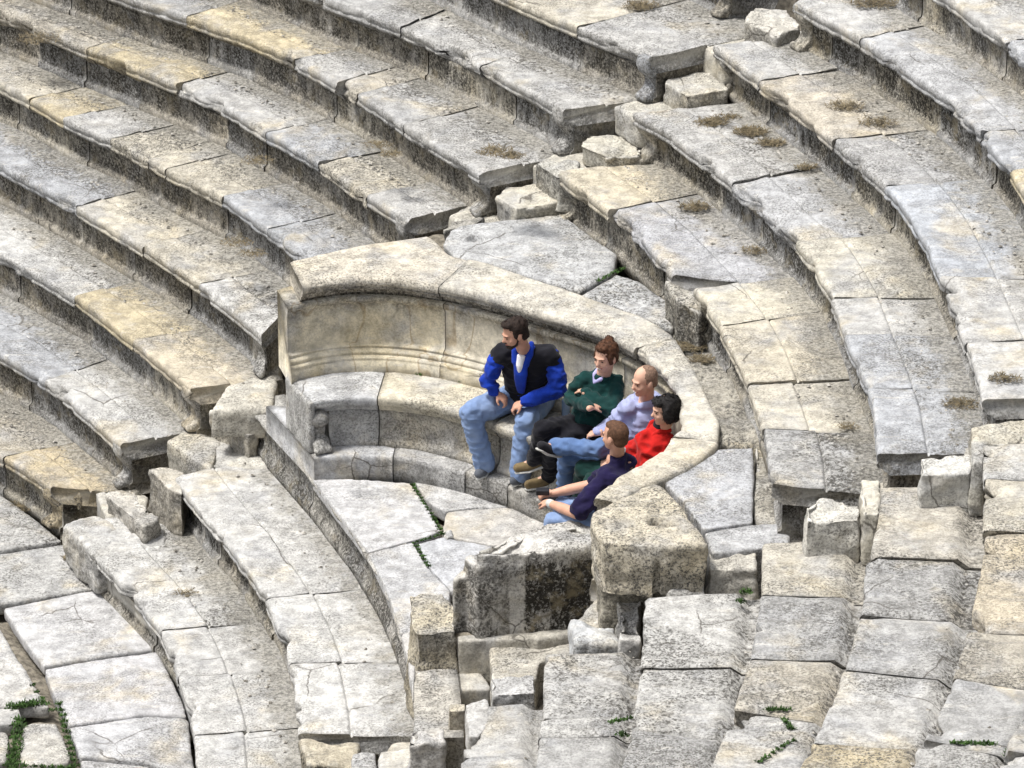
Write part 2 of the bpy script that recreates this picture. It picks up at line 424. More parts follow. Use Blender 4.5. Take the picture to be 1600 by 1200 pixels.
# ------------------------------------------------------------------ the rows: left wedge
L = {
 0: (2.95, [(900, -140), (1010, -97), (1130, -42)]),
 1: (2.54, [(600, -100), (700, -50), (806, 0), (897, 40), (1012, 88)]),
 2: (2.13, [(350, -72), (430, -37), (515, 0), (628, 41), (747, 100), (878, 170)]),
 3: (1.72, [(60, -58), (140, -28), (215, 1), (292, 24), (380, 55), (460, 92), (519, 125), (559, 147), (625, 190), (690, 230), (750, 267)]),
 4: (1.30, [(-60, 0), (0, 18), (60, 42), (130, 72), (200, 100), (272, 129), (350, 165), (415, 206), (500, 253), (569, 303), (631, 344)]),
 5: (.88, [(-60, 108), (0, 128), (47, 152), (100, 183), (172, 215), (252, 260), (344, 306), (416, 356), (462, 392), (500, 425)]),
 6: (.46, [(-60, 228), (0, 255), (60, 288), (119, 322), (222, 383), (312, 441), (360, 480), (409, 520)]),
 7: (.04, [(-60, 366), (0, 397), (116, 462), (206, 532), (250, 568), (294, 606)]),
 8: (-.38, [(-60, 522), (0, 553), (69, 594), (103, 622), (145, 656), (187, 694)]),
 9: (-.80, [(-60, 672), (0, 708), (40, 732), (78, 758)])}
Lj = {0: [1000], 1: [897], 2: [628, 747], 3: [292, 458, 522, 556, 628], 4: [133, 272, 415, 494, 570], 5: [47, 100, 172, 228, 254, 344, 416],
      6: [119, 222, 312], 7: [116, 206], 8: [69], 9: [3]}
Lc = {0: [G_, T_], 1: [C_, L_, (B_, .3)], 2: [(G_, .5), (L_, .5), (L_, .7)], 3: [G_, (Y_, .6), L_, T_, (G_, .8), (L_, .6)],
      4: [(T_, .8), ((.54, .45, .27), .6), (L_, .5), (B_, .4), (C_, .8), (L_, .3)], 5: [C_, Y_, (L_, .6), (C_, .9), C_, (C_, .6), (B_, .5), (B_, .6)],
      6: [(B_, .7), (C_, .3), (C_, .6), (W_, .7)], 7: [(W_, .5), (Y_, .4), ((.60, .52, .38), .5)], 8: [(B_, .5), (W_, .3)], 9: [T_, ((.54, .44, .27), .4)]}
Le = {0: ((1130, -42), (1230, -65)), 1: ((1012, 88), (1115, 66)), 2: ((878, 170), (968, 158)), 3: ((750, 267), (818, 253)), 4: ((631, 344), (700, 326)), 5: None,
      6: ((409, 520), (440, 490)), 7: ((294, 606), (372, 598)), 8: ((187, 694), (275, 676)), 9: ((78, 758), (160, 764))}
ordw = ['first', 'second', 'third', 'fourth', 'fifth', 'sixth', 'seventh', 'eighth', 'ninth', 'tenth']
Ldesc = {0: 'highest tier of the left wedge, only its riser and foot showing at the top edge', 1: 'left wedge tier ending in a blue grey block with carved foot, second from the top',
 2: 'pale left wedge tier with dry grass below its squared end, third tier from the top', 3: 'left wedge tier with a long yellow block and a pale grey squared end',
 4: 'left wedge tier with an ochre front block near its broken upper left corner', 5: 'left wedge tier that runs in behind the curved wall of the niche',
 6: 'left wedge tier ending in a white pitted block against the side of the niche', 7: 'left wedge tier with cream slabs and a rough ochre end above the small step block',
 8: 'left wedge tier ending in a white block with curved foot, second lowest on the left', 9: 'lowest left wedge tier, yellow worn blocks above the pale paving'}
for k in range(10):
    z, px = L[k]; nx = L.get(k-1)
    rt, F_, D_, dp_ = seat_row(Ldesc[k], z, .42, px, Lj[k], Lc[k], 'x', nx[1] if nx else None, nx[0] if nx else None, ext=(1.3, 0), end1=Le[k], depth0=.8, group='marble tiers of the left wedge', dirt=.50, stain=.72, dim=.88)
    if Le[k]:
        t_ = F_[-3]-F_[-1]; t_ /= np.hypot(*t_); end_bracket(rt, F_[-1], t_, D_[-1], z, Lc[k][-1][0] if isinstance(Lc[k][-1][0], tuple) else Lc[k][-1], 60+k)

# ------------------------------------------------------------------ rows: middle wedge
M = {'y': (-.82, [(100, 815), (125, 843), (162, 882), (219, 940), (258, 995), (281, 1062), (300, 1125), (309, 1200), (313, 1260)]),
 'x': (-.41, [(273, 742), (300, 782), (360, 850), (397, 903), (419, 940), (444, 1006), (459, 1062), (466, 1145)]),
 'a1': (1.80, [(872, 266), (897, 288), (950, 324), (1000, 369), (1047, 426)]),
 'a2': (1.80, [(1084, 450), (1125, 508), (1150, 556), (1170, 597), (1183, 636), (1194, 680), (1203, 753)]),
 'b': (2.20, [(990, 175), (1045, 205), (1090, 238), (1140, 280), (1190, 325), (1237, 370), (1269, 410), (1300, 465), (1319, 519), (1345, 580), (1362, 635), (1368, 709)]),
 'c': (2.60, [(1116, 69), (1150, 97), (1190, 126), (1250, 172), (1300, 214), (1350, 257), (1400, 305), (1440, 365), (1469, 428), (1490, 480), (1519, 555), (1537, 622)]),
 'd': (3.00, [(1237, 0), (1290, 30), (1345, 60), (1390, 90), (1475, 150), (1528, 203), (1572, 256), (1610, 320), (1650, 400)]),
 'e': (3.40, [(1390, -60), (1487, 0), (1562, 55), (1610, 95), (1680, 160)]),
 'f': (3.80, [(1540, -110), (1640, -55), (1720, 0), (1790, 60)])}
gM = 'marble tiers of the middle wedge'
POD = [(413, 662), (450, 703), (486, 745), (547, 825), (588, 894), (612, 950), (625, 988), (638, 1030), (646, 1110)]
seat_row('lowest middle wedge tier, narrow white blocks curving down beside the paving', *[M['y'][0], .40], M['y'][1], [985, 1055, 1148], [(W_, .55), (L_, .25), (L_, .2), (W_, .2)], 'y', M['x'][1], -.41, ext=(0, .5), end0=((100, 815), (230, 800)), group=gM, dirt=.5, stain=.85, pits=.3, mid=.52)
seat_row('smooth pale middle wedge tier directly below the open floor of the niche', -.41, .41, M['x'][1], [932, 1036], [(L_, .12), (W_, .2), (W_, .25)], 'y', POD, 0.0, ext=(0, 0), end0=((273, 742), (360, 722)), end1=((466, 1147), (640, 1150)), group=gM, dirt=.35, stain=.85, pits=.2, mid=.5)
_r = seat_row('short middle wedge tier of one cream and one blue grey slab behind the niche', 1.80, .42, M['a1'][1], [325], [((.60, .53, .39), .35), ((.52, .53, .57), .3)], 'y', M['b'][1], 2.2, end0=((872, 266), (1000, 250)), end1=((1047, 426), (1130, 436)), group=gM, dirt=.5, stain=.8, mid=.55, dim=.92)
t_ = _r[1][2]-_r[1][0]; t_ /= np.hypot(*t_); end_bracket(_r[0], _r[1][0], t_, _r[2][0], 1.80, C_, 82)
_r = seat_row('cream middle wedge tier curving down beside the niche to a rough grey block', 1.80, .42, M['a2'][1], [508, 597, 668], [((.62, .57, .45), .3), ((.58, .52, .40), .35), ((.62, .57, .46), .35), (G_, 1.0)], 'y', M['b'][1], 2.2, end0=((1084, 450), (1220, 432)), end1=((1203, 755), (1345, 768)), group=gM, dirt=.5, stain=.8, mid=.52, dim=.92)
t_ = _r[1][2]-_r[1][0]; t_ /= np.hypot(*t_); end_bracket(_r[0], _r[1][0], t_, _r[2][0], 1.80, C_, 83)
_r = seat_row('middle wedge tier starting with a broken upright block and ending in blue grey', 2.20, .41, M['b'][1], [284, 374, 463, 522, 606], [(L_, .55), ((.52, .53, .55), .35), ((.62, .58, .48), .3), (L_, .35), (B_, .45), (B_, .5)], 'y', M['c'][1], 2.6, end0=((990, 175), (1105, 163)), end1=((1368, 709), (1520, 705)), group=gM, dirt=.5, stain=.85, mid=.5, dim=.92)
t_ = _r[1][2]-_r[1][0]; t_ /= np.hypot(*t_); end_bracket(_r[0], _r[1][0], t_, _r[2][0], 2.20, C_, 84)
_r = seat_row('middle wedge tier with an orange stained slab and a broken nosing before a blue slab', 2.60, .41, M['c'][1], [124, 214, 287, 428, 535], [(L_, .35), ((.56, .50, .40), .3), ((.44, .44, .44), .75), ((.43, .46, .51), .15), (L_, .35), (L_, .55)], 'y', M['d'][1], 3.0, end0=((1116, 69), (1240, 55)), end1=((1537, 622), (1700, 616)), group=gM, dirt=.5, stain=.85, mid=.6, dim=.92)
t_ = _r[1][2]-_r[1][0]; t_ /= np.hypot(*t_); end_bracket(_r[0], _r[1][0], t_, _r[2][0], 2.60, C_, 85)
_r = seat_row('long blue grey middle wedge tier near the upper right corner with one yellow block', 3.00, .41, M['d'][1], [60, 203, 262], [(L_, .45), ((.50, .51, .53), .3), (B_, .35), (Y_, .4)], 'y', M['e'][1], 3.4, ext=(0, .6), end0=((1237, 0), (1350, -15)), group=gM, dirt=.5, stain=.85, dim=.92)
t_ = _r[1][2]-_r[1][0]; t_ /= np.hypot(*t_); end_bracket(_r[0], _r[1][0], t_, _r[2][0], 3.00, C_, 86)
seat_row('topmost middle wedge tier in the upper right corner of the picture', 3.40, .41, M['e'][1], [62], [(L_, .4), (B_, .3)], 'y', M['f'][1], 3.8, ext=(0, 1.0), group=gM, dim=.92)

# ------------------------------------------------------------------ rows: right wedge
R = {8: (2.90, [(1640, 1030), (1605, 1095), (1566, 1165), (1550, 1230), (1535, 1290)]),
 7: (2.50, [(1536, 694), (1538, 769), (1536, 847), (1522, 925), (1510, 985), (1490, 1056), (1466, 1108), (1440, 1156), (1412, 1200), (1380, 1250)]),
 6: (2.10, [(1372, 762), (1370, 810), (1360, 850), (1352, 890), (1349, 940), (1331, 1000), (1316, 1053), (1298, 1100), (1272, 1156), (1250, 1200), (1222, 1255)]),
 5: (1.70, [(1193, 848), (1192, 890), (1189, 935), (1175, 1025), (1147, 1106), (1106, 1200), (1085, 1250)]),
 4: (1.28, [(1009, 931), (1006, 1000), (1000, 1050), (987, 1131), (972, 1184), (952, 1255)]),
 3: (.86, [(847, 1019), (847, 1080), (845, 1125), (838, 1185), (822, 1260)]),
 2: (.44, [(728, 1102), (726, 1145), (722, 1200), (712, 1260)])}
Rj = {8: [1170], 7: [748, 826, 985, 1056, 1152], 6: [868, 958, 1045, 1160], 5: [928, 1027, 1107], 4: [1040, 1140], 3: [1121, 1151], 2: [1180]}
Rc = {8: [G_, L_], 7: [(W_, .8), (C_, .8), ((.62, .53, .38), .8), (T_, .9), (G_, .25), (L_, .6)], 6: [((.58, .54, .46), .9), (G_, 1.0), (G_, .8), (L_, .9), ((.56, .47, .30), 1.0)],
      5: [((.58, .54, .45), .8), (G_, .9), (T_, .8), (L_, .9)], 4: [(W_, 1.15), (W_, 1.1), (G_, 1.0)], 3: [(L_, 1.15), (W_, .8), (G_, 1.0)], 2: [(L_, .4), (G_, .4)]}
Re = {7: ((1536, 694), (1700, 688)), 6: ((1372, 762), (1510, 757)), 5: ((1193, 848), (1340, 840)), 4: ((1009, 931), (1150, 925)), 3: ((847, 1019), (950, 1017)), 2: ((728, 1102), (840, 1096)), 8: None}
Rdesc = {8: 'right wedge tier of which only a grey corner shows at the lower right', 7: 'right wedge tier of warm striated blocks along the right edge', 6: 'right wedge tier of grey and ochre pitted blocks, second from the right edge',
 5: 'right wedge tier of buff and grey blocks below the blue slab behind the niche', 4: 'right wedge tier of coarse speckled white blocks below the slotted pier', 3: 'right wedge tier of speckled grey blocks right of the pale stair steps', 2: 'lowest right wedge tier, small worn block with a broken curled front'}
Rz = {7: (2.9, R[8][1]), 6: (2.5, R[7][1]), 5: (2.1, R[6][1]), 4: (1.7, R[5][1]), 3: (1.28, R[4][1]), 2: (.86, R[3][1])}
for k in (2, 3, 4, 5, 6, 7, 8):
    nx = Rz.get(k)
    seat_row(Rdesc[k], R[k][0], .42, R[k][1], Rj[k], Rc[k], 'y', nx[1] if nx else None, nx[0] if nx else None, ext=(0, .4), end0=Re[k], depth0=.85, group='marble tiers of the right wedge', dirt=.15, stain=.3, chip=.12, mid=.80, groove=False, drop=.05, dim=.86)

# ------------------------------------------------------------------ the niche (exedra)
ZC = 1.45
EX = thing('niche', 'curved marble niche with back wall, coping, bench and footstep where five people sit', 'niche', (*at2((640, 760), 0), 0))
CI = [(472, 447), (500, 440), (540, 435), (587, 434), (640, 438), (687, 445), (740, 457), (800, 474), (850, 489), (900, 505), (950, 522), (995, 545), (1030, 572), (1052, 600), (1063, 632), (1060, 662), (1042, 692), (1005, 720), (960, 745), (928, 775)]
CIw = smooth_curve(np.array([at2(p, ZC) for p in CI]), .045, 8)
CO = [(452, 408), (500, 396), (560, 383), (672, 366), (700, 398), (760, 409), (830, 432), (900, 457), (960, 478), (1010, 497), (1052, 522), (1085, 575), (1125, 660), (1122, 695), (1080, 728), (1030, 752), (985, 770), (945, 800), (920, 840)]
COw = resample(np.array([at2(p, ZC) for p in CO]), .05)
def frame(F):
    T = np.gradient(F, axis=0); T /= np.hypot(T[:, 0], T[:, 1])[:, None]
    for _ in range(8):
        T[1:-1] = .25*T[:-2]+.5*T[1:-1]+.25*T[2:]
    T /= np.hypot(T[:, 0], T[:, 1])[:, None]
    return np.stack([-T[:, 1], T[:, 0]], 1)
def enddir(D, F, p0, p1, z, first=True, reach=.4):
    S = np.r_[0, np.cumsum(np.hypot(*np.diff(F, axis=0).T))]; s = S if first else S[-1]-S
    d = at2(p1, z)-at2(p0, z); d /= np.hypot(*d); wg = np.exp(-(s/reach)**2)[:, None]; D = D*(1-wg)+d*wg
    return D/np.hypot(D[:, 0], D[:, 1])[:, None]
def idx(F, p, z): return int(np.argmin(np.hypot(*(F-at2(p, z)).T)))
CD = frame(CIw)
def hits(F, D, P, default):
    h = [ray_hit(F[i], D[i], P) for i in range(len(F))]; ok = [i for i, x in enumerate(h) if x is not None and x < 1.6]
    return np.interp(np.arange(len(F)), ok, [h[i] for i in ok]) if ok else np.full(len(F), default)
CD1 = enddir(CD, CIw, (472, 447), (452, 408), ZC)
cdep = np.clip(hits(CIw, CD1, COw, .4), .12, 1.1)
def cop_prof(dep): return [(.22, -.20), (.115, -.20), (.11, -.165), (.075, -.155), (.07, -.125), (.035, -.112), (.02, -.098), (.03, -.085), (.004, -.07), (-.004, -.045), (.002, -.018), (.016, -.003), (.03, 0), (.06, -.004)]+[(u, .0) for u in np.linspace(.09, dep-.03, 9)]+[(dep-.008, -.006), (dep, -.03), (dep, -.20)]
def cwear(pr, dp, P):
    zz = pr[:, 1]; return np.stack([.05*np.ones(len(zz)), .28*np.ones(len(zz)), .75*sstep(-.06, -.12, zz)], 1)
cuts = [0, idx(CIw, (687, 445), ZC), idx(CIw, (990, 543), ZC), idx(CIw, (1052, 680), ZC), len(CIw)-1]
for i, c in enumerate([(.62, .56, .45), (.61, .57, .48), (.62, .58, .49), (.58, .52, .40)]):
    a, b = cuts[i], cuts[i+1]
    sweep_stone('coping', EX, CIw[a:b+1], CD1[a:b+1], cdep[a:b+1], cop_prof, ZC, 300+i*7, c, wear=cwear, chip=.03, rough=.010)
    TOPS.append((np.concatenate([CIw[a:b+1], (CIw[a:b+1]+CD1[a:b+1]*cdep[a:b+1, None])[::-1]]), 0.2))
# back wall panels with base moulding
def wall_prof(dep): return [(.42, .60), (-.02, .60), (-.02, .735), (-.012, .742), (-.014, .752), (-.014, .768), (.012, .775), (.018, .782), (.012, .79), (.014, .812), (.05, .82), (.056, .828), (.048, .836), (.052, .848), (.08, .856), (.088, .87), (.088, .95), (.09, 1.02), (.09, 1.09), (.09, 1.15), (.088, 1.19), (.075, 1.21), (.06, 1.225), (.055, 1.262), (.42, 1.262)]
W0 = extend(CIw, .12, 0); Ww = resample(W0, .045); WD = enddir(frame(Ww), Ww, (455, 455), (440, 430), 1.2, reach=.15)
def wwear(pr, dp, P):
    zz = pr[:, 1]; return np.stack([np.zeros(len(zz)), .02*np.ones(len(zz)), .0+.5*sstep(1.1, 1.22, zz)], 1)
cuts = [0, idx(Ww, (684, 445), ZC), idx(Ww, (960, 528), ZC), idx(Ww, (1063, 640), ZC), len(Ww)-1]
for i, c in enumerate([(.66, .60, .46), (.62, .57, .46), (.62, .57, .46), (.6, .55, .45)]):
    a, b = cuts[i], cuts[i+1]
    sweep_stone('back_wall', EX, Ww[a:b+1], WD[a:b+1], np.full(b-a+1, .42), wall_prof, 0, 340+i*7, c, mat=WALL, wear=wwear, chip=.008, rough=.003, fine=.0015, joint=.003, end_round=0)
# bench
def offset_in(F, D, d): return F-D*d
SFt = [at2(p, .65) for p in [(484, 627), (530, 621), (587, 620), (640, 626), (681, 634), (731, 648), (785, 668)]]
inn = offset_in(CIw, CD, .40)
j0 = int(np.argmin(np.hypot(*(inn-SFt[-1]).T)))+6
inn = offset_in(CIw, CD, float(np.hypot(*(CIw-SFt[-1]).T).min()))
SF = smooth_curve(np.array(SFt+[p for p in inn[j0:-4:6]]), .045, 10)
SD = enddir(frame(SF), SF, (484, 627), (453, 592), .65, reach=.3)
Wb = resample(extend(offset_in(CIw, CD, .03), 1.5, 0), .05)
sdep = np.clip(hits(SF, SD, Wb, .45), .25, .9)
def seat_prof(dep): return [(.5, -.165), (.12, -.165), (.10, -.155), (.075, -.135), (.06, -.105), (.055, -.09), (.03, -.085), (.012, -.075), (.006, -.06), (0, -.04), (0, -.012), (.012, -.002), (.03, 0)]+[(u, 0.0) for u in np.linspace(.07, dep+.10, 10)]+[(dep+.10, -.165)]
def under_prof(dep): return [(.5, -.47), (.06, -.47), (.06, -.42), (.075, -.40), (.10, -.37), (.11, -.3), (.11, -.22), (.10, -.15), (.5, -.15)]
def bwear(pr, dp, P):
    zz = pr[:, 1]; return np.stack([.25*sstep(.75, 1.05, pr[:, 0]/np.maximum(dp, .01)), .25*np.ones(len(zz)), .18*sstep(-.03, -.12, zz)], 1)
i1 = idx(SF, (590, 620), .65); cuts = [0, i1, idx(SF, (770, 660), .65), (i1+len(SF))//2+12, len(SF)-1]
for i, c in enumerate([(.58, .59, .60), (.66, .60, .46), (.62, .57, .46), (.56, .52, .44)]):
    a, b = cuts[i], cuts[i+1]
    sweep_stone('bench_seat', EX, SF[a:b+1], SD[a:b+1], sdep[a:b+1], seat_prof, .65, 380+i*7, c, wear=bwear, chip=.03, rough=.007)
    s0 = a+ (4 if i == 0 else 0)
    sweep_stone('bench_front', EX, SF[s0:b+1], SD[s0:b+1], sdep[s0:b+1], under_prof, .65, 420+i*7, (.58, .53, .43) if i else (.55, .55, .54), wear=bwear, chip=.01, rough=.006)
# carved end of the bench: pilaster side slab and lion foot
q0, q1 = at2((484, 628), .65), at2((452, 592), .65); dd = (q1-q0)/np.hypot(*(q1-q0)); tt = np.array([dd[1], -dd[0]]); tt = -tt if tt[0] < 0 else tt
bm = bmesh.new()
for k in range(7):
    a = q0+dd*(.02+k*.075); prism(bm, [a+tt*.05, a+dd*.06+tt*.05, a+dd*.06-tt*(.012+.006*(k % 2)), a-tt*(.012+.006*(k % 2))], .2, .63)
prism(bm, [q0+tt*.04, q0+dd*.55+tt*.04, q0+dd*.55-tt*.002, q0-tt*.002], .2, .64)
V, N, Fc = fuse(bm, .012); V = relax(V, Fc, 1); V = V+N*(fbm(V, 9, 3, 3)*.004)[:, None]
mesh_obj('bench_side', V, Fc, STONE, EX, np.stack([0*V[:, 0], .25+0*V[:, 0], .35+0*V[:, 0]], 1), (.54, .54, .53))
foot = q0+dd*.05+tt*.09
bm = bmesh.new()
def ball(bm, c, r, sc=(1, 1, 1), seg=10):
    m = Matrix.Translation(c) @ Matrix.Diagonal((r*sc[0], r*sc[1], r*sc[2], 1))
    bmesh.ops.create_uvsphere(bm, u_segments=seg+2, v_segments=seg, radius=1, matrix=m)
ball(bm, (*foot, .47), .09, (1, 1, .75)); ball(bm, (*(foot+dd*.02), .38), .06, (1, 1, 1.5)); ball(bm, (*(foot-dd*.01), .27), .075, (1.1, 1.2, .8))
for s in (-1, 0, 1): ball(bm, (*(foot-dd*.085+tt*s*.045), .235), .034, (1, 1.3, 1))
V, N, Fc = fuse(bm, .011); V = relax(V, Fc, 2)
mesh_obj('lion_foot', V, Fc, STONE, EX, np.stack([0*V[:, 0], .3+0*V[:, 0], .5+0*V[:, 0]], 1), (.54, .53, .50))
# footstep
TFt = [at2(p, .2) for p in [(490, 714), (520, 713), (556, 711), (619, 713), (669, 722), (731, 737), (794, 757), (834, 777)]]
dmin = float(np.hypot(*(CIw-TFt[-1]).T).min()); inn = offset_in(CIw, CD, dmin); j0 = int(np.argmin(np.hypot(*(inn-TFt[-1]).T)))+8
TF = smooth_curve(np.array(TFt+[p for p in inn[j0:-6:6]]), .045, 5)
TD = enddir(frame(TF), TF, (490, 714), (416, 634), .2, reach=.5)
tdep = np.clip(hits(TF, TD, SF, .45)+.2, .4, .9)
sN = np.exp(-(np.r_[0, np.cumsum(np.hypot(*np.diff(TF, axis=0).T))]/.35)**2); tdep = tdep*(1-sN)+1.05*sN
def step_prof(dep): return [(dep, -.24), (.005, -.24), (.004, -.12), (.004, -.05), (.004, -.015), (.015, -.003), (.03, 0)]+[(u, 0) for u in np.linspace(.07, dep, 9)]
def twear(pr, dp, P):
    zz = pr[:, 1]; return np.stack([.42*sstep(.35, .75, pr[:, 0]/np.maximum(dp, .01)), .25*np.ones(len(zz)), .25*sstep(-.02, -.05, zz)], 1)
cuts = [0, idx(TF, (619, 712), .2), idx(TF, (731, 736), .2), idx(TF, (794, 757), .2), (idx(TF, (794, 757), .2)+len(TF))//2, len(TF)-1]
for i, c in enumerate([(.47, .48, .50), (.44, .44, .44), (.45, .44, .42), (.45, .43, .39), (.45, .43, .4)]):
    a, b = cuts[i], cuts[i+1]
    sweep_stone('footstep', EX, TF[a:b+1], TD[a:b+1], tdep[a:b+1], step_prof, .2, 460+i*7, c, wear=twear, chip=.025, rough=.006)
# podium edge under the floor
PF = smooth_curve(np.array([at2(p, 0) for p in [(380, 622)]+POD+[(648, 1150)]]), .045, 5); PD = frame(PF)
def pod_prof(dep): return [(.35, -.46), (.03, -.46), (.028, -.36), (.05, -.33), (.065, -.30), (.07, -.22), (.07, -.16), (.055, -.12), (.035, -.10), (.03, -.07), (.005, -.05), (0, -.03), (.006, -.02), (.03, -.014)]+[(u, -.014) for u in np.linspace(.06, .35, 4)]
def pwear(pr, dp, P):
    zz = pr[:, 1]; return np.stack([.3*sstep(-.3, -.42, zz), .5*np.ones(len(zz)), .8*sstep(-.01, -.06, zz)], 1)
n = len(PF)
for i in range(4):
    a, b = i*(n-1)//4, (i+1)*(n-1)//4
    sweep_stone('podium_edge', EX, PF[a:b+1], PD[a:b+1], np.full(b-a+1, .35), pod_prof, 0, 500+i*7, [(.48, .47, .44), (.5, .48, .43), (.5, .48, .44), (.55, .52, .46)][i], wear=pwear, chip=.05, rough=.012)
FL = [[(487, 747), (560, 749), (641, 754), (666, 790), (689, 829), (668, 838), (575, 863), (547, 825)],
      [(646, 752), (700, 757), (770, 768), (830, 792), (740, 793), (696, 799), (672, 786)],
      [(697, 801), (742, 795), (832, 793), (900, 812), (900, 850), (770, 852), (693, 837), (691, 828)],
      [(651, 850), (692, 839), (770, 854), (800, 860), (800, 900), (705, 924), (671, 887)],
      [(575, 864), (645, 847), (669, 886), (704, 923), (702, 960), (640, 988), (626, 990), (604, 920)],
      [(626, 991), (668, 976), (650, 1000), (647, 1108), (638, 1035)]]
for i, (p, c) in enumerate(zip(FL, [(.55, .55, .56), (.54, .54, .54), (.55, .53, .5), (.49, .505, .54), (.54, .545, .56), (.56, .55, .54)])):
    block('floor_slab', [(p, 0.0, -.10)], c, EX, voxel=.014, smooth_k=1, rough=.006, pits=.22, dirt=.06, stain=.1, seed=700+i)
for p, z in (([(696, 829), (706, 826), (709, 838), (697, 840)], .02),):
    block('floor_slab', [(p, z, -.08)], W_, EX, voxel=.012, rough=.01, pits=.3, seed=720)
# slabs behind the coping
slabs = [([(702, 357), (720, 348), (880, 335), (965, 395), (958, 425), (905, 455), (830, 432), (762, 410), (712, 402), (692, 380)], (.46, .47, .48), .55),
         ([(908, 460), (962, 428), (1000, 440), (1060, 480), (1050, 512), (1005, 494)], (.48, .49, .50), .7)]
for i, (p, c, pt) in enumerate(slabs):
    block('roof_slab', [(p, 1.425, 1.15)], c, EX, voxel=.022, rough=.012, pits=pt, dirt=.12, stain=.4, seed=740+i, slots=[((746, 374), 1.42, .075, .05, .12)] if i == 0 else ())
block('roof_slab', [([(1036, 752), (1076, 728), (1118, 700), (1178, 697), (1177, 815), (1098, 826), (1068, 782)], 1.415, 1.15)], (.47, .485, .52), EX, voxel=.022, rough=.01, pits=.3, dirt=.03, seed=750)
block('roof_slab', [([(1100, 830), (1178, 818), (1240, 815), (1235, 845), (1180, 856), (1112, 863)], 1.40, .9)], (.49, .50, .52), EX, voxel=.022, rough=.01, pits=.35, dirt=.05, seed=752)
block('rubble_fill', [([(1040, 470), (1066, 455), (1110, 490), (1160, 570), (1196, 660), (1212, 760), (1215, 850), (1182, 856), (1180, 698), (1122, 694), (1120, 660), (1080, 575), (1050, 520)], 1.36, 1.0)], (.44, .41, .34), EX, voxel=.025, rough=.04, chip=.05, pits=.8, dirt=.5, stain=.5, seed=755)
block('rubble_fill', [([(1040, 440), (1084, 456), (1128, 446), (1130, 470), (1092, 486), (1056, 470)], 1.70, 1.2)], (.48, .45, .38), EX, voxel=.02, rough=.03, chip=.06, pits=.7, dirt=.3, stain=.7, seed=756)
block('rubble_fill', [([(690, 360), (705, 345), (760, 338), (740, 352)], 1.40, 1.0)], (.42, .40, .35), EX, voxel=.02, rough=.03, chip=.05, pits=.8, dirt=.5, stain=.8, seed=757)
# right hand pier with the slot, and the broken end wall
top = [(926, 800), (975, 772), (1024, 753), (1040, 762), (1097, 830), (1104, 850), (1028, 853), (942, 846), (926, 822)]
block('end_pier', [(top, 1.60, 1.46), ([(926, 806), (975, 772), (1022, 754), (1023, 853), (942, 846), (926, 822)], 1.60, 1.17), ([(1032, 756), (1040, 762), (1097, 830), (1104, 850), (1031, 853)], 1.60, 1.18)],
      (.62, .55, .41), EX, voxel=.018, rough=.024, chip=.06, pits=.55, stain=.07, dirt=.1, slots=[((1036, 818), 1.6, .10, .06, .22)], seed=760)
def pw(V, N, A):
    x = V[:, 0]; x0 = at(795, 930, .5)[0]; x1 = at(820, 930, .5)[0]
    A[:, 2] = np.where(x < x0, .75, np.where(x < x1, .05, 1.7))*sstep(.55, .1, N[:, 2])*sstep(.86, .74, V[:, 2]); return A
block('end_wall', [([(740, 866), (800, 838), (900, 816), (936, 830), (936, 852), (770, 868)], .90, .5), ([(722, 868), (790, 835), (850, 819), (905, 813), (936, 828), (938, 872), (880, 876), (800, 882), (745, 888)], .80, .20), ([(704, 905), (735, 880), (800, 878), (800, 890), (712, 905)], .66, .20)],
      (.64, .62, .58), EX, voxel=.02, rough=.020, chip=.10, pits=.45, stain=1.0, dirt=.0, seed=771, wear=pw)
block('base_course', [([(932, 838), (1026, 852), (1104, 852), (1104, 880), (1024, 884), (938, 880)], 1.19, .25)], (.50, .46, .36), EX, voxel=.022, rough=.02, chip=.03, pits=.5, stain=.6, seed=773)
block('base_course', [([(896, 868), (940, 862), (960, 905), (905, 912)], .55, .0)], (.50, .46, .38), EX, voxel=.02, rough=.02, chip=.03, pits=.5, stain=.5, seed=774)
block('carved_pier', [([(640, 930), (690, 925), (714, 950), (712, 985), (650, 990), (640, 975)], .30, -.40)], (.60, .53, .38), EX, voxel=.014, rough=.035, chip=.05, pits=.5, stain=.45, seed=775)
block('base_course', [([(712, 992), (800, 988), (835, 987), (835, 998), (716, 1002)], .22, -.16), ([(837, 986), (897, 978), (897, 990), (838, 998)], .23, -.15)], (.50, .47, .40), EX, voxel=.018, rough=.008, pits=.3, stain=.25, seed=780)
block('base_course', [([(690, 1030), (712, 1006), (760, 1060), (768, 1072), (766, 1076), (692, 1078)], -.05, -.2)], (.48, .46, .41), EX, voxel=.016, rough=.006, pits=.3, stain=.2, seed=783)
block('base_course', [([(670, 1082), (764, 1079), (764, 1090), (674, 1094)], -.16, -.55)], (.52, .48, .40), EX, voxel=.018, rough=.012, pits=.4, stain=.3, seed=785)

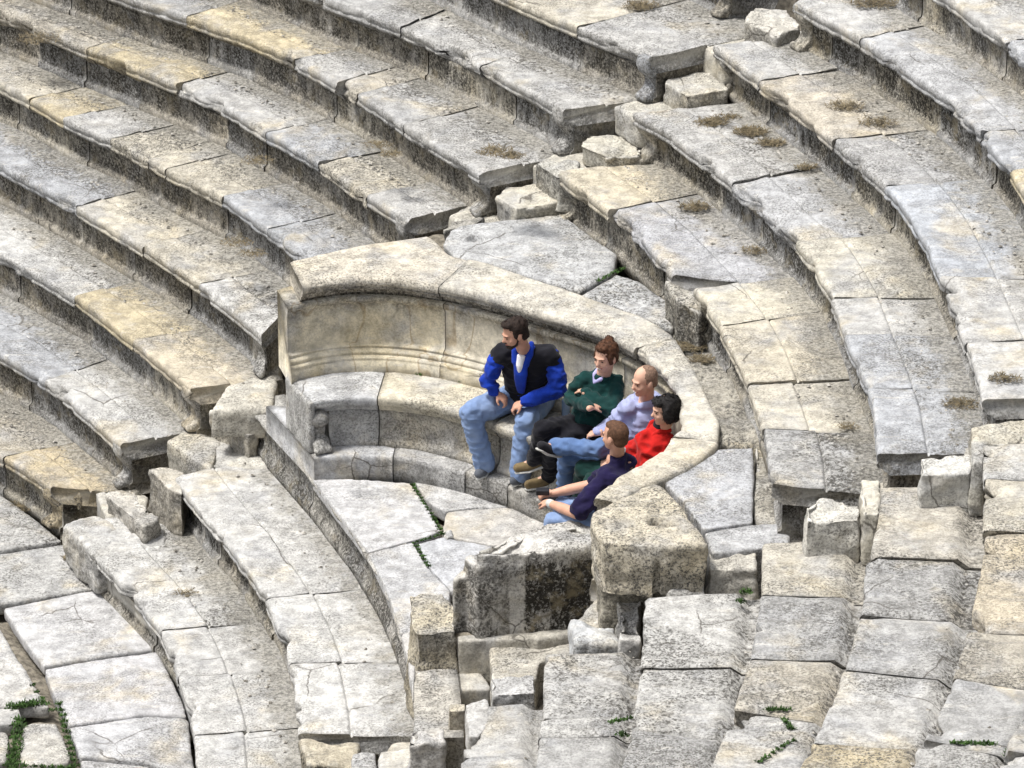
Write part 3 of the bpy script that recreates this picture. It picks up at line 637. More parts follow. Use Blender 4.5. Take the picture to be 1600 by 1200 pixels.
# ------------------------------------------------------------------ stairways
ST1 = thing('stairway', 'worn stairway of single step blocks left of the niche, between left and middle wedges', 'stairway', (*at2((600, 480), 1.2), 1.0), 'stairways between the wedges')
ST2 = thing('stairway', 'worn stairway of pale blocks right of the niche, between middle and right wedges', 'stairway', (*at2((1100, 900), 1.3), 1.0), 'stairways between the wedges')
def stp(par, poly, z1, z0, tint, **k):
    kw = dict(voxel=.018, rough=.03, chip=.07, pits=.3, stain=.35, dirt=.0); kw.update(k)
    block('step_block', [(poly, z1, z0)], tint, par, **kw)
stp(ST1, [(1163, 34), (1180, 14), (1232, 12), (1252, 42), (1212, 56)], 2.70, 2.50, (.60, .57, .50), stain=.5)
stp(ST1, [(1037, 127), (1056, 110), (1122, 107), (1139, 138), (1072, 149)], 2.31, 2.05, (.58, .55, .47), stain=.5)
stp(ST1, [(904, 226), (922, 208), (990, 210), (1004, 240), (945, 244)], 1.89, 1.7, (.58, .55, .46), stain=.45)
stp(ST1, [(773, 306), (790, 290), (868, 290), (884, 314), (806, 326)], 1.53, 1.3, (.56, .52, .42), stain=.45)
stp(ST1, [(832, 250), (856, 246), (905, 252), (905, 275), (868, 275)], 1.78, 1.45, (.56, .54, .47), stain=.6)
stp(ST1, [(330, 644), (372, 632), (412, 664), (404, 676), (386, 680)], -.18, -.48, (.58, .53, .43), stain=.4)
stp(ST1, [(278, 682), (300, 668), (330, 664), (420, 712), (420, 735), (330, 728)], -.43, -.85, (.58, .56, .50), stain=.4)
stp(ST1, [(228, 728), (262, 726), (290, 735), (285, 770), (262, 762)], -.44, -.85, (.56, .52, .44), stain=.55)
stp(ST1, [(163, 772), (185, 764), (208, 762), (222, 782), (250, 808), (225, 824)], -.68, -1.0, (.56, .53, .47), stain=.4)
stp(ST1, [(100, 820), (118, 812), (158, 806), (185, 828), (255, 826), (260, 850), (150, 868)], -.83, -1.2, (.58, .57, .54), stain=.5)
# landings of the left stair at the tier levels
for p, z in (([(960, 165), (1000, 150), (1130, 160), (1120, 190), (1000, 190)], 2.12), ([(830, 256), (870, 235), (1000, 240), (1000, 270), (870, 280)], 1.70), ([(700, 335), (745, 315), (900, 330), (880, 350), (720, 352)], 1.29),
             ([(1080, 60), (1140, 30), (1260, 45), (1250, 80), (1130, 90)], 2.52), ([(405, 560), (425, 530), (440, 560), (425, 640), (330, 640), (345, 610)], .02), ([(260, 690), (290, 672), (345, 690), (330, 735)], -.40), ([(150, 770), (170, 758), (230, 775), (230, 830), (170, 832)], -.84)):
    block('landing', [(p, z, z-.25)], (.57, .54, .46), ST1, voxel=.025, rough=.018, pits=.35, dirt=.28, stain=.2)
stp(ST2, [(636, 1140), (697, 1136), (697, 1160), (636, 1162)], .0, -.35, (.56, .55, .54), stain=.1)
stp(ST2, [(764, 1056), (836, 1052), (838, 1082), (765, 1085)], .42, .05, (.54, .54, .54), stain=.1, pits=.3)
stp(ST2, [(894, 968), (960, 980), (966, 1005), (898, 1005)], .84, .4, (.54, .56, .58), stain=.1, pits=.3)
stp(ST2, [(962, 930), (1002, 930), (1002, 1000), (968, 1000)], .90, .5, (.60, .59, .57), stain=.2, pits=.4)
stp(ST2, [(1106, 860), (1180, 856), (1182, 888), (1108, 890)], 1.36, .95, (.58, .55, .48), stain=.1)
stp(ST2, [(1040, 905), (1105, 908), (1105, 925), (1042, 925)], 1.24, .95, (.56, .55, .52), stain=.1)
stp(ST2, [(1257, 788), (1282, 778), (1345, 786), (1345, 812), (1258, 814)], 1.98, 1.6, (.62, .60, .54), stain=.1)
stp(ST2, [(1347, 752), (1374, 752), (1374, 802), (1349, 800)], 2.06, 1.65, (.58, .54, .44), stain=.3, voxel=.015)
stp(ST2, [(1437, 716), (1518, 712), (1518, 740), (1437, 742)], 2.36, 2.0, (.62, .61, .57), stain=.1)
stp(ST2, [(1518, 668), (1600, 660), (1640, 660), (1640, 692), (1540, 692), (1538, 722), (1520, 720)], 2.47, 2.05, (.58, .55, .46), stain=.3, voxel=.016)
for p, z in (([(1180, 690), (1200, 760), (1260, 800), (1250, 840), (1195, 846), (1178, 800)], 1.36), ([(1340, 760), (1400, 745), (1450, 760), (1440, 780), (1350, 790)], 1.78), ([(1500, 700), (1545, 690), (1560, 720), (1520, 730)], 2.18), ([(896, 975), (940, 925), (1008, 922), (1008, 1010), (965, 1030), (896, 1030)], .62), ([(838, 985), (900, 975), (905, 1025), (845, 1030), (838, 1060), (765, 1060), (765, 1010)], .16), ([(690, 1085), (765, 1050), (770, 1110), (735, 1130), (695, 1130)], -.24), ([(636, 1110), (730, 1105), (730, 1180), (600, 1180)], -.48)):
    block('landing', [(p, z, z-.35)], (.54, .51, .44), ST2, voxel=.025, rough=.018, pits=.4, dirt=.25, stain=.2)

# loose stones at the foot of the right stair
tag(block('broken_block', [([(728, 1100), (762, 1090), (765, 1130), (748, 1150), (732, 1150)], .43, .05), ([(730, 1140), (748, 1142), (744, 1165), (734, 1160)], .30, .02)], (.56, .55, .53), None, voxel=.014, rough=.02, chip=.04, pits=.4, stain=.3, seed=801), 'broken pale block with a curled lower front at the foot of the right stair', 'stone block')
tag(block('stone_block', [([(700, 1098), (729, 1097), (729, 1110), (700, 1112)], .14, -.3)], (.58, .52, .40), None, voxel=.014, rough=.015, pits=.3, stain=.3, seed=805), 'narrow cream upright stone below the broken end wall', 'stone block')
tag(block('stone_block', [([(592, 1172), (650, 1166), (722, 1165), (738, 1260), (592, 1262)], -.34, -.8)], (.60, .57, .50), None, rough=.02, pits=.5, stain=.2, seed=807), 'broad cream stone at the bottom edge beneath the right stair', 'stone block')
tag(block('stone_block', [([(550, 1176), (588, 1173), (588, 1262), (548, 1262)], -.36, -.8)], (.55, .55, .55), None, rough=.015, pits=.4, stain=.2, seed=809), 'small grey stone at the bottom edge left of the broad cream one', 'stone block')
tag(block('stone_block', [([(470, 1152), (515, 1166), (560, 1160), (560, 1200), (480, 1192)], -.47, -1.0)], (.50, .44, .32), None, rough=.03, chip=.06, pits=.6, stain=.9, seed=811), 'broken brown stained stone under the end of the smooth tier at the bottom', 'stone block')

# ------------------------------------------------------------------ pavement of the orchestra
PV = bpy.data.objects.new('pavement', None); COL.objects.link(PV); PV['kind'] = 'structure'; PV['_base'] = [0., 0., 0.]
ZP = -1.22
PAV = [([(-300, 760), (0, 770), (75, 825), (97, 843), (0, 858), (-300, 900)], (.46, .46, .45), .6), ([(-300, 905), (0, 863), (99, 848), (150, 880), (172, 914), (0, 943), (-300, 990)], (.48, .48, .47), .55),
       ([(3, 948), (166, 917), (190, 935), (245, 1012), (188, 1020), (67, 1039), (40, 1003)], (.52, .52, .53), .12), ([(68, 1043), (188, 1024), (247, 1016), (285, 1095), (292, 1118), (230, 1114), (107, 1132), (86, 1090)], (.53, .53, .55), .15),
       ([(108, 1136), (230, 1118), (294, 1122), (306, 1215), (222, 1188), (124, 1181)], (.52, .525, .545), .2), ([(126, 1186), (222, 1193), (306, 1220), (310, 1330), (140, 1330)], (.52, .52, .53), .2),
       ([(-300, 995), (-3, 975), (36, 1040), (78, 1104), (0, 1102), (-300, 1110)], (.58, .57, .55), .2), ([(-60, 1107), (30, 1106), (34, 1122), (20, 1130), (-60, 1132)], (.5, .49, .47), .4),
       ([(36, 1134), (50, 1128), (88, 1129), (98, 1150), (112, 1178), (108, 1190), (60, 1196), (30, 1190), (32, 1160)], (.56, .54, .49), .4), ([(-60, 1140), (12, 1142), (15, 1160), (8, 1190), (-60, 1190)], (.54, .52, .48), .4), ([(-60, 1200), (65, 1200), (90, 1206), (115, 1240), (-60, 1260)], (.54, .53, .5), .4)]
for i, (p, c, pt) in enumerate(PAV):
    block('paving_slab', [(p, ZP, ZP-.12)], c, PV, voxel=.022, rough=.008, pits=pt, dirt=.08, stain=.1, seed=820+i)

# ------------------------------------------------------------------ the hillside soil under the stones
x0, x1, y0, y1, cs = -9.0, 9.0, -16.0, 14.0, .05
nx, ny = int((x1-x0)/cs)+1, int((y1-y0)/cs)+1
GX = x0+np.arange(nx)*cs; GY = y0+np.arange(ny)*cs
H = np.full((nx, ny), np.nan)
for poly, z in TOPS:
    a = max(0, int((poly[:, 0].min()-x0)/cs)); b = min(nx, int((poly[:, 0].max()-x0)/cs)+2); c = max(0, int((poly[:, 1].min()-y0)/cs)); d = min(ny, int((poly[:, 1].max()-y0)/cs)+2)
    if b <= a or d <= c: continue
    xx, yy = np.meshgrid(GX[a:b], GY[c:d], indexing='ij'); ins = np.zeros(xx.shape, bool)
    P, Q = poly, np.roll(poly, -1, 0)
    for (ax, ay), (bx, by) in zip(P, Q):
        cond = (ay > yy) != (by > yy)
        ins ^= cond & (xx < (bx-ax)*(yy-ay)/(by-ay+1e-12)+ax)
    sub = H[a:b, c:d]; sub[ins] = np.fmin(np.where(np.isnan(sub[ins]), z, sub[ins]), z)
known = ~np.isnan(H)
# spread outward from the nearest known cells
for _ in range(260):
    nanm = np.isnan(H)
    if not nanm.any(): break
    acc = np.zeros_like(H); cnt = np.zeros_like(H)
    for dx, dy in ((1, 0), (-1, 0), (0, 1), (0, -1)):
        S_ = np.roll(H, (dx, dy), (0, 1)); ok = ~np.isnan(S_); acc[ok] += S_[ok]; cnt[ok] += 1
    upd = nanm & (cnt > 0); H[upd] = acc[upd]/cnt[upd]
H = np.where(np.isnan(H), ZP, H)
Hm = H.copy()
for _ in range(4):
    Hm = np.minimum.reduce([Hm]+[np.roll(Hm, s, ax) for s in (1, -1) for ax in (0, 1)])
Hm = Hm-np.where(known, .20, .12)
for _ in range(2):
    Hm = (Hm+np.roll(Hm, 1, 0)+np.roll(Hm, -1, 0)+np.roll(Hm, 1, 1)+np.roll(Hm, -1, 1))/5
Hm = np.minimum(Hm, H-.10)
xx, yy = np.meshgrid(GX, GY, indexing='ij')
V = np.stack([xx.ravel(), yy.ravel(), Hm.ravel()], 1)
V[:, 2] += fbm(V*np.array([1, 1, 0]), 9, 5, 3)*.02
gi = np.arange(nx*ny).reshape(nx, ny)
Fq = np.stack([gi[:-1, :-1].ravel(), gi[1:, :-1].ravel(), gi[1:, 1:].ravel(), gi[:-1, 1:].ravel()], 1)
o = mesh_obj('ground', V, Fq.tolist(), EARTH); o['kind'] = 'structure'
bm = bmesh.new(); bmesh.ops.create_grid(bm, x_segments=2, y_segments=2, size=400); me = bpy.data.meshes.new('ground'); bm.to_mesh(me); bm.free()
o = bpy.data.objects.new('ground', me); COL.objects.link(o); o.location = (0, 0, -1.6); me.materials.append(EARTH); o['kind'] = 'structure'
# ------------------------------------------------------------------ people
def cloth(name, col, var=.22, sc=9, rough=.9, fade=None):
    k = NT(name); P = k.n('ShaderNodeTexCoord').outputs['Object']
    c = k.mix(1.0, col, k.ramp(k.noise(P, sc, 5, .65), .3, .7, 1-var, 1+var), 'MULTIPLY')
    if fade: c = k.mix(k.ramp(k.noise(P, 5, 4, .6), .45, .65, 0, .8), c, fade)
    k.l(c, k.b.inputs['Base Color']); k.b.inputs['Roughness'].default_value = rough; k.b.inputs['Specular IOR Level'].default_value = .2
    k.b.inputs['Sheen Weight'].default_value = .08
    bp = k.n('ShaderNodeBump'); bp.inputs['Strength'].default_value = .5; bp.inputs['Distance'].default_value = .012
    k.l(k.noise(P, 16, 5, .6, .5), bp.inputs['Height']); k.l(bp.outputs[0], k.b.inputs['Normal'])
    return k.m
SKIN = flat_material('skin', (.56, .31, .215), .55, .08, 20, .1, .4)
SKIN2 = flat_material('skin_pale', (.60, .36, .26), .55, .08, 20, .1, .4)
HAIRB = flat_material('dark_brown_hair', (.022, .012, .008), .6, .5, 60, .8); HAIRK = flat_material('black_hair', (.010, .008, .008), .5, .5, 60, .8)
HAIRR = flat_material('auburn_hair', (.085, .035, .016), .6, .5, 60, .8); HAIRS = flat_material('cropped_brown_hair', (.10, .050, .028), .8, .35, 60, .4); HAIRG = flat_material('shaved_hair', (.22, .14, .10), .8, .35, 60, .3)
EYEM = flat_material('eye_dark', (.03, .02, .015), .3, .1, 20, 0); LIP = flat_material('lips', (.38, .13, .11), .5, .1, 20, 0); TEETH = flat_material('teeth', (.75, .72, .66), .4, .05, 20, 0)
BLACK = cloth('black_cloth', (.008, .008, .012)); WHITE = cloth('white_cloth', (.75, .75, .78), .08); SOLE = flat_material('shoe_sole', (.55, .55, .52), .7, .1)

def unit(v): v = np.array(v, float); return v/np.linalg.norm(v)
def sphere(bm, c, r, axes=None, seg=12):
    r = np.array(r if hasattr(r, '__len__') else (r, r, r), float)
    A = np.eye(3) if axes is None else np.array(axes, float).T
    m = np.eye(4); m[:3, :3] = A*r[None, :]; m[:3, 3] = c
    if np.linalg.det(m[:3, :3]) < 0: m[:3, 0] *= -1
    bmesh.ops.create_uvsphere(bm, u_segments=seg+4, v_segments=seg, radius=1, matrix=Matrix(m.tolist()))
def tube(bm, pts, radii, seg=14):
    pts = [np.array(p, float) for p in pts]
    for i in range(len(pts)-1):
        a, b = pts[i], pts[i+1]; d = b-a; L_ = np.linalg.norm(d)
        if L_ < 1e-6: continue
        d /= L_; u = unit(np.cross(d, (0, 0, 1) if abs(d[2]) < .9 else (1, 0, 0))); v = np.cross(d, u)
        rings = []
        for p, r in ((a, radii[i]), (b, radii[i+1])):
            rings.append([bm.verts.new(p+(u*math.cos(t)+v*math.sin(t))*r) for t in np.linspace(0, 2*math.pi, seg, endpoint=False)])
        fs = [bm.faces.new((rings[0][k], rings[0][(k+1) % seg], rings[1][(k+1) % seg], rings[1][k])) for k in range(seg)]
        fs += [bm.faces.new(rings[0][::-1]), bm.faces.new(rings[1])]
        bmesh.ops.recalc_face_normals(bm, faces=fs)
    for p, r in zip(pts, radii): sphere(bm, p, r)
def loft(bm, secs, seg=20):
    """secs: (centre, side axis, forward axis, half width, half depth)"""
    rings = []
    for c, s, f, a, b in secs:
        rings.append([bm.verts.new(np.array(c)+np.array(s)*a*math.copysign(abs(math.cos(t))**.85, math.cos(t))+np.array(f)*b*math.copysign(abs(math.sin(t))**.85, math.sin(t))) for t in np.linspace(0, 2*math.pi, seg, endpoint=False)])
    fs = []
    for r0, r1 in zip(rings[:-1], rings[1:]): fs += [bm.faces.new((r0[k], r0[(k+1) % seg], r1[(k+1) % seg], r1[k])) for k in range(seg)]
    fs += [bm.faces.new(rings[0][::-1]), bm.faces.new(rings[-1])]
    bmesh.ops.recalc_face_normals(bm, faces=fs)
def done(name, bm, vox, mat, parent, relaxn=2, wr=0.0, wf=9, seed=1, amp2=0):
    V, N, Fc = fuse(bm, vox); V = relax(V, Fc, relaxn)
    if wr:
        q = V.copy(); d = 1-2*np.abs(fbm(q*np.array([1, 1, 1.6]), wf, seed, 2)); V = V+N*((d-.4)*wr)[:, None]
    return mesh_obj(name, V, Fc, mat, parent)

def head_frame(fwd, pitch, roll=0):
    f = unit((fwd[0], fwd[1], 0)); r = np.array([f[1], -f[0], 0.]); up = np.array([0, 0, 1.])
    cp, sp = math.cos(pitch), math.sin(pitch); f2 = f*cp+up*sp; up2 = up*cp-f*sp
    cr, sr = math.cos(roll), math.sin(roll); r2 = r*cr+up2*sr; up3 = up2*cr-r*sr
    return r2, f2, up3
def add_hand(bm, wrist, d, n, curl=.6, thumb=1, k=1.0):
    d = unit(d); n = unit(np.array(n)-d*np.dot(n, d)); s = np.cross(d, n)*thumb       # s: towards the thumb
    pal = wrist+d*.05*k
    sphere(bm, pal, (.042*k, .050*k, .016*k), (s, d, n))
    tube(bm, [wrist-d*.03, wrist+d*.02], [.027*k, .026*k], 10)
    for i, (off, ln) in enumerate(((.030, .072), (.010, .080), (-.010, .074), (-.029, .058))):
        p0 = wrist+d*(.085-.006*abs(i-1))*k+s*off*k
        a1, a2 = curl*(.55+.08*i), curl*(1.5+.1*i)
        p1 = p0+(d*math.cos(a1)-n*math.sin(a1))*ln*.45*k+s*off*.15*k
        p2 = p1+(d*math.cos(a2)-n*math.sin(a2))*ln*.35*k
        p3 = p2+(d*math.cos(a2*1.35)-n*math.sin(a2*1.35))*ln*.25*k
        tube(bm, [p0-d*.02*k, p0, p1, p2, p3], [.0105*k, .0105*k, .0095*k, .0088*k, .0078*k], 8)
    t0 = wrist+d*.025*k+s*.03*k; t1 = t0+(d*.55+s*.7-n*.35)*.038*k; t2 = t1+(d*.85+s*.25-n*.45)*.03*k
    tube(bm, [t0, t1, t2], [.014*k, .0115*k, .0095*k], 8)

def make_person(label, J, tf, hf, hp, skin, top_mat, leg_mat, hair, hairmat, shoe_mat, female=False, hroll=0.0, sleeve='long', smile=False, beard=None, crossed=None, hem=.0, baggy=1.0, bulk=1.0, curls=(.7, .7), kh=1.0):
    W = {k: at(*v) for k, v in J.items()}
    base = (W['pelvis'][0], W['pelvis'][1], .65)
    R_ = thing('person', label, 'person', base, 'people sitting on the niche bench')
    tf = unit((*tf, 0)); ts = np.array([tf[1], -tf[0], 0.])
    sh = (W['shA']+W['shB'])/2; pel = W['pelvis']; axis = unit(sh-pel)
    fw = unit(tf-axis*np.dot(tf, axis)); sd = np.cross(fw, axis)
    if np.dot(W['shB']-W['shA'], sd) < 0: sd2 = -sd
    else: sd2 = sd
    hr, hfw, hup = head_frame(hf, hp, hroll); hc = W['head']
    def hpnt(x, y, z): return hc+hr*x*kh+hfw*y*kh+hup*z*kh
    HA = (hr, hfw, hup)
    def hs(bm, x, y, z, r, seg=12): sphere(bm, hpnt(x, y, z), np.array(r)*kh, HA, seg)
    # ---- body: one continuous skin
    bm = bmesh.new()
    hs(bm, 0, -.012, .030, (.074, .094, .088), 18); hs(bm, 0, .028, -.030, (.062, .066, .082), 16); hs(bm, 0, .042, -.080, (.043, .046, .034)); hs(bm, 0, .068, -.092, (.022, .02, .018))
    hs(bm, 0, .102, -.026, (.0135, .017, .014)); tube(bm, [hpnt(0, .085, .008), hpnt(0, .104, -.022)], [.009*kh, .011*kh], 8)
    hs(bm, 0, .078, .018, (.050, .018, .010))
    for s in (-1, 1):
        hs(bm, s*.076, -.005, -.015, (.010, .022, .033)); hs(bm, s*.036, .066, -.032, (.022, .018, .018))
    hs(bm, 0, .084, -.058, (.022, .010, .007)); hs(bm, 0, .082, -.068, (.019, .010, .007))
    nb = W['neck']
    tube(bm, [hpnt(0, -.02, -.04), (hpnt(0, -.02, -.09)+nb)/2, nb, nb-axis*.05], [.056*kh, .054*kh, .058*kh, .075*kh])
    w_ = .92 if female else 1.0
    loft(bm, [(pel-axis*.09, sd, fw, .13*w_, .10), (pel, sd, fw, .145*w_, .10), (pel+axis*.15, sd, fw, .125*w_, .09), (pel+axis*.33, sd, fw, .13*w_, .085), (sh-axis*.03, sd, fw, .12*w_, .06), (sh+axis*.03, sd, fw, .07, .05)])
    for s in 'AB':
        tube(bm, [W['sh'+s]+(sh-W['sh'+s])*.18, (W['sh'+s]*.5+W['el'+s]*.5), W['el'+s], W['wr'+s]*.6+W['el'+s]*.4, W['wr'+s]], [.045*w_, .030*w_, .028*w_, .027*w_, .025*w_] if sleeve == 'long' else [.055*w_, .047*w_, .042*w_, .041*w_, .029*w_])
        d = W['ha'+s]-W['wr'+s]
        n = W.get('palm'+s); n = np.array(J_PALM.get(label[:12]+s, (0, -.3, .9)))
        add_hand(bm, W['wr'+s], d, n, curls[0 if s == 'A' else 1], 1 if s == 'A' else -1, .92*w_*1.06)
        tube(bm, [W['hip'+s], W['hip'+s]*.5+W['kn'+s]*.5, W['kn'+s], W['kn'+s]*.6+W['an'+s]*.4, W['an'+s]], [.07, .055, .036, .034, .026])
        tube(bm, [W['an'+s], W['to'+s]], [.026, .018])
    done('body', bm, .0075, skin, R_, 1)
    # ---- face details
    for s in (-1, 1):
        b2 = bmesh.new(); hs(b2, s*.030, .0815, -.001, (.0095, .007, .0042), 8); e = bpy.data.meshes.new('eye'); b2.to_mesh(e); b2.free()
        mesh_from(e, 'eye', EYEM, R_)
        b2 = bmesh.new(); tube(b2, [hpnt(s*.014, .092, .017), hpnt(s*.034, .088, .021), hpnt(s*.048, .076, .016)], [.0028*kh, .0034*kh, .0022*kh], 6); e = bpy.data.meshes.new('eyebrow'); b2.to_mesh(e); b2.free()
        mesh_from(e, 'eyebrow', hairmat if hairmat is not HAIRG else HAIRS, R_)
    b2 = bmesh.new()
    if smile:
        tube(b2, [hpnt(-.026, .080, -.056), hpnt(-.012, .090, -.063), hpnt(.012, .090, -.063), hpnt(.026, .080, -.056)], [.004, .0065, .0065, .004], 6); m_ = LIP
    else:
        tube(b2, [hpnt(-.020, .087, -.063), hpnt(0, .094, -.062), hpnt(.020, .087, -.063)], [.003, .0045, .003], 6); m_ = LIP
    e = bpy.data.meshes.new('mouth'); b2.to_mesh(e); b2.free(); mo = mesh_from(e, 'mouth', m_, R_)
    if smile:
        b2 = bmesh.new(); tube(b2, [hpnt(-.015, .0935, -.0615), hpnt(.015, .0935, -.0615)], [.0042, .0042], 6); e = bpy.data.meshes.new('teeth'); b2.to_mesh(e); b2.free(); mesh_from(e, 'teeth', TEETH, R_)
    # ---- hair
    bm = bmesh.new()
    if hair == 'short':
        hs(bm, 0, -.026, .042, (.082, .098, .086), 18); hs(bm, 0, -.055, -.02, (.070, .058, .075), 14); hs(bm, 0, .035, .098, (.058, .048, .026), 12)
        for s in (-1, 1): hs(bm, s*.066, .012, .01, (.014, .022, .042))
    elif hair == 'crop':
        hs(bm, 0, -.024, .036, (.0775, .094, .085), 18); hs(bm, 0, -.052, -.02, (.066, .054, .06), 14); hs(bm, 0, .02, .09, (.056, .05, .026), 12)
        for s in (-1, 1): hs(bm, s*.066, .005, .015, (.011, .02, .036))
    elif hair == 'shaved':
        hs(bm, 0, -.020, .034, (.0775, .092, .0850), 18); hs(bm, 0, -.052, -.02, (.066, .054, .055), 14)
        for s in (-1, 1): hs(bm, s*.066, .003, .012, (.011, .02, .034))
    elif hair == 'tied':
        hs(bm, 0, -.024, .040, (.083, .099, .088), 18); hs(bm, 0, -.055, -.02, (.074, .06, .075), 14)
        for s in (-1, 1): hs(bm, s*.070, .02, .005, (.014, .03, .055))
        hs(bm, .02, -.085, .095, (.034, .036, .032)); hs(bm, .045, -.11, .075, (.034, .034, .036)); hs(bm, .05, -.12, .02, (.024, .026, .05)); hs(bm, 0, .05, .095, (.055, .03, .025))
    elif hair == 'bob':
        hs(bm, 0, -.022, .036, (.083, .098, .086), 18); hs(bm, 0, -.055, -.03, (.076, .058, .085), 14); hs(bm, 0, .055, .078, (.066, .040, .032), 12)
        for s in (-1, 1): hs(bm, s*.078, .0, -.02, (.020, .046, .070))
    V, N, Fc = fuse(bm, .008); V = relax(V, Fc, 1)
    V = V+N*(fbm(V, 45, 3, 2)*(.004 if hair in ('tied', 'bob', 'short') else .0015))[:, None]
    ln = {'short': .018, 'crop': .007, 'shaved': .004, 'tied': .026, 'bob': .028}[hair]; rr = random.Random(int(J['head'][0])); V2 = [tuple(v) for v in V]; F2 = list(Fc)
    for _ in range(1600 if ln > .02 else 1000):
        q = rr.randrange(len(V)); n_ = N[q]
        if np.dot(n_, hup) < -.5: continue
        fl = -hfw*.7-hup*.6+np.array([rr.uniform(-.6, .6) for _ in range(3)]); fl = fl-n_*np.dot(fl, n_)+n_*rr.uniform(.02, .25); fl = unit(fl)
        sd_ = unit(np.cross(fl, n_))*.0016; b_ = V[q]-n_*.003; l_ = ln*rr.uniform(.6, 1.3); k_ = len(V2)
        V2 += [tuple(b_-sd_), tuple(b_+sd_), tuple(b_+fl*l_*.6+n_*.003), tuple(b_+fl*l_-n_*.002)]; F2 += [(k_, k_+1, k_+2), (k_, k_+2, k_+3)]
    mesh_obj('hair', V2, F2, hairmat, R_)
    if beard:
        bm = bmesh.new(); hs(bm, 0, .070, -.084, (.040, .030, .026)); hs(bm, 0, .092, -.047, (.026, .012, .006))
        for s in (-1, 1): tube(bm, [hpnt(s*.066, .008, -.03), hpnt(s*.056, .03, -.072), hpnt(s*.03, .072, -.092)], [.009*kh, .012*kh, .014*kh], 8)
        done('beard', bm, .007, beard, R_, 1, .002, 60, 2)
    # ---- trousers
    bm = bmesh.new()
    sphere(bm, pel-axis*.03, (.165*w_*bulk, .13*bulk, .13), (sd, fw, axis), 16)
    for s in 'AB':
        mid = W['hip'+s]*.45+W['kn'+s]*.55; sh_ = W['kn'+s]*.55+W['an'+s]*.45
        rk = .072*bulk*w_
        tube(bm, [W['hip'+s], mid, W['kn'+s], sh_, W['an'+s]], [.104*bulk*w_, .094*bulk*w_*baggy**.5, rk*baggy**.7, .066*bulk*w_*baggy, .066*bulk*w_*baggy], 18)
    done('trousers', bm, .010, leg_mat, R_, 2, .010, 10, int(J['head'][0]))
    # ---- shoes
    for s in 'AB':
        a, t = W['an'+s], W['to'+s]; d = unit(t-a); dn = np.array([0, 0, -1.]); dn = unit(dn-d*np.dot(dn, d))
        heel = a-d*.035+dn*.035
        bm = bmesh.new(); tube(bm, [heel, a+d*.06+dn*.03, t], [.042, .046, .038], 12); tube(bm, [a, a+dn*.02], [.042, .045])
        sh_o = done('shoe', bm, .011, shoe_mat, R_, 2)
        bm = bmesh.new(); sdw = np.cross(d, dn)
        loft(bm, [(heel-d*.042+dn*.038, sdw, dn, .030, .013), (heel+dn*.040, sdw, dn, .043, .014), (a+d*.08+dn*.060, sdw, dn, .048, .013), (t+dn*.035, sdw, dn, .042, .011), (t+d*.042+dn*.030, sdw, dn, .018, .008)])
        V, N, Fc = fuse(bm, .010); so = mesh_obj('sole', V, Fc, SOLE, R_); so.parent = sh_o; so.matrix_parent_inverse = Matrix.Identity(4)
    # ---- top
    bm = bmesh.new()
    lo = pel-axis*hem
    loft(bm, [(lo-axis*.02, sd, fw, .172*w_*bulk, .140*bulk), (pel+axis*.07, sd, fw, .172*w_*bulk, .142*bulk), (pel+axis*.2, sd, fw, .165*w_*bulk, .132*bulk), (pel+axis*.36, sd, fw, .178*w_*bulk, .132*bulk), (sh-axis*.02, sd, fw, .168*w_*bulk, .10*bulk), (sh+axis*.035, sd, fw, .10, .078), (nb+axis*.01, sd, fw, .066, .066)])
    for s in 'AB':
        S0 = W['sh'+s]+(sh-W['sh'+s])*.15
        if sleeve == 'long': tube(bm, [S0, W['sh'+s]*.45+W['el'+s]*.55, W['el'+s], W['el'+s]*.5+W['wr'+s]*.5, W['wr'+s]+(W['el'+s]-W['wr'+s])*.06], [.070*bulk*w_, .068*bulk*w_, .063*bulk*w_, .056*bulk*w_, .044*bulk*w_], 16)
        else: tube(bm, [S0, W['sh'+s]*.45+W['el'+s]*.55, W['sh'+s]*.12+W['el'+s]*.88], [.074*bulk, .072*bulk, .074*bulk], 16)
    done('jacket' if sleeve == 'long' else 'shirt', bm, .012, top_mat, R_, 2, .015, 10, int(J['head'][1]))
    return R_, W, dict(sd=sd, fw=fw, axis=axis, sh=sh, pel=pel, nb=nb, hpnt=hpnt, HA=HA)
def mesh_from(me, name, mat, parent):
    V = np.array([v.co[:] for v in me.vertices]); F = [tuple(p.vertices) for p in me.polygons]; bpy.data.meshes.remove(me)
    return mesh_obj(name, V, F, mat, parent)
J_PALM = {}
BLUE = cloth('royal_blue_fleece', (.008, .040, .36)); GREENC = cloth('dark_green_jacket', (.004, .034, .032)); LAV = cloth('lavender_sweatshirt', (.33, .36, .56), .12); RED = cloth('red_jacket', (.42, .010, .008)); NAVY = cloth('navy_polo', (.010, .007, .040))
JEAN1 = cloth('faded_jeans', (.18, .26, .44), .1, 14, .9, (.24, .32, .49)); JEAN2 = cloth('blue_jeans', (.09, .155, .31), .1, 14, .9, (.12, .19, .35)); TROUG = cloth('dark_teal_trousers', (.006, .032, .028))
TAN = cloth('tan_suede', (.17, .125, .065)); GREYS = cloth('grey_shoe', (.10, .11, .13))

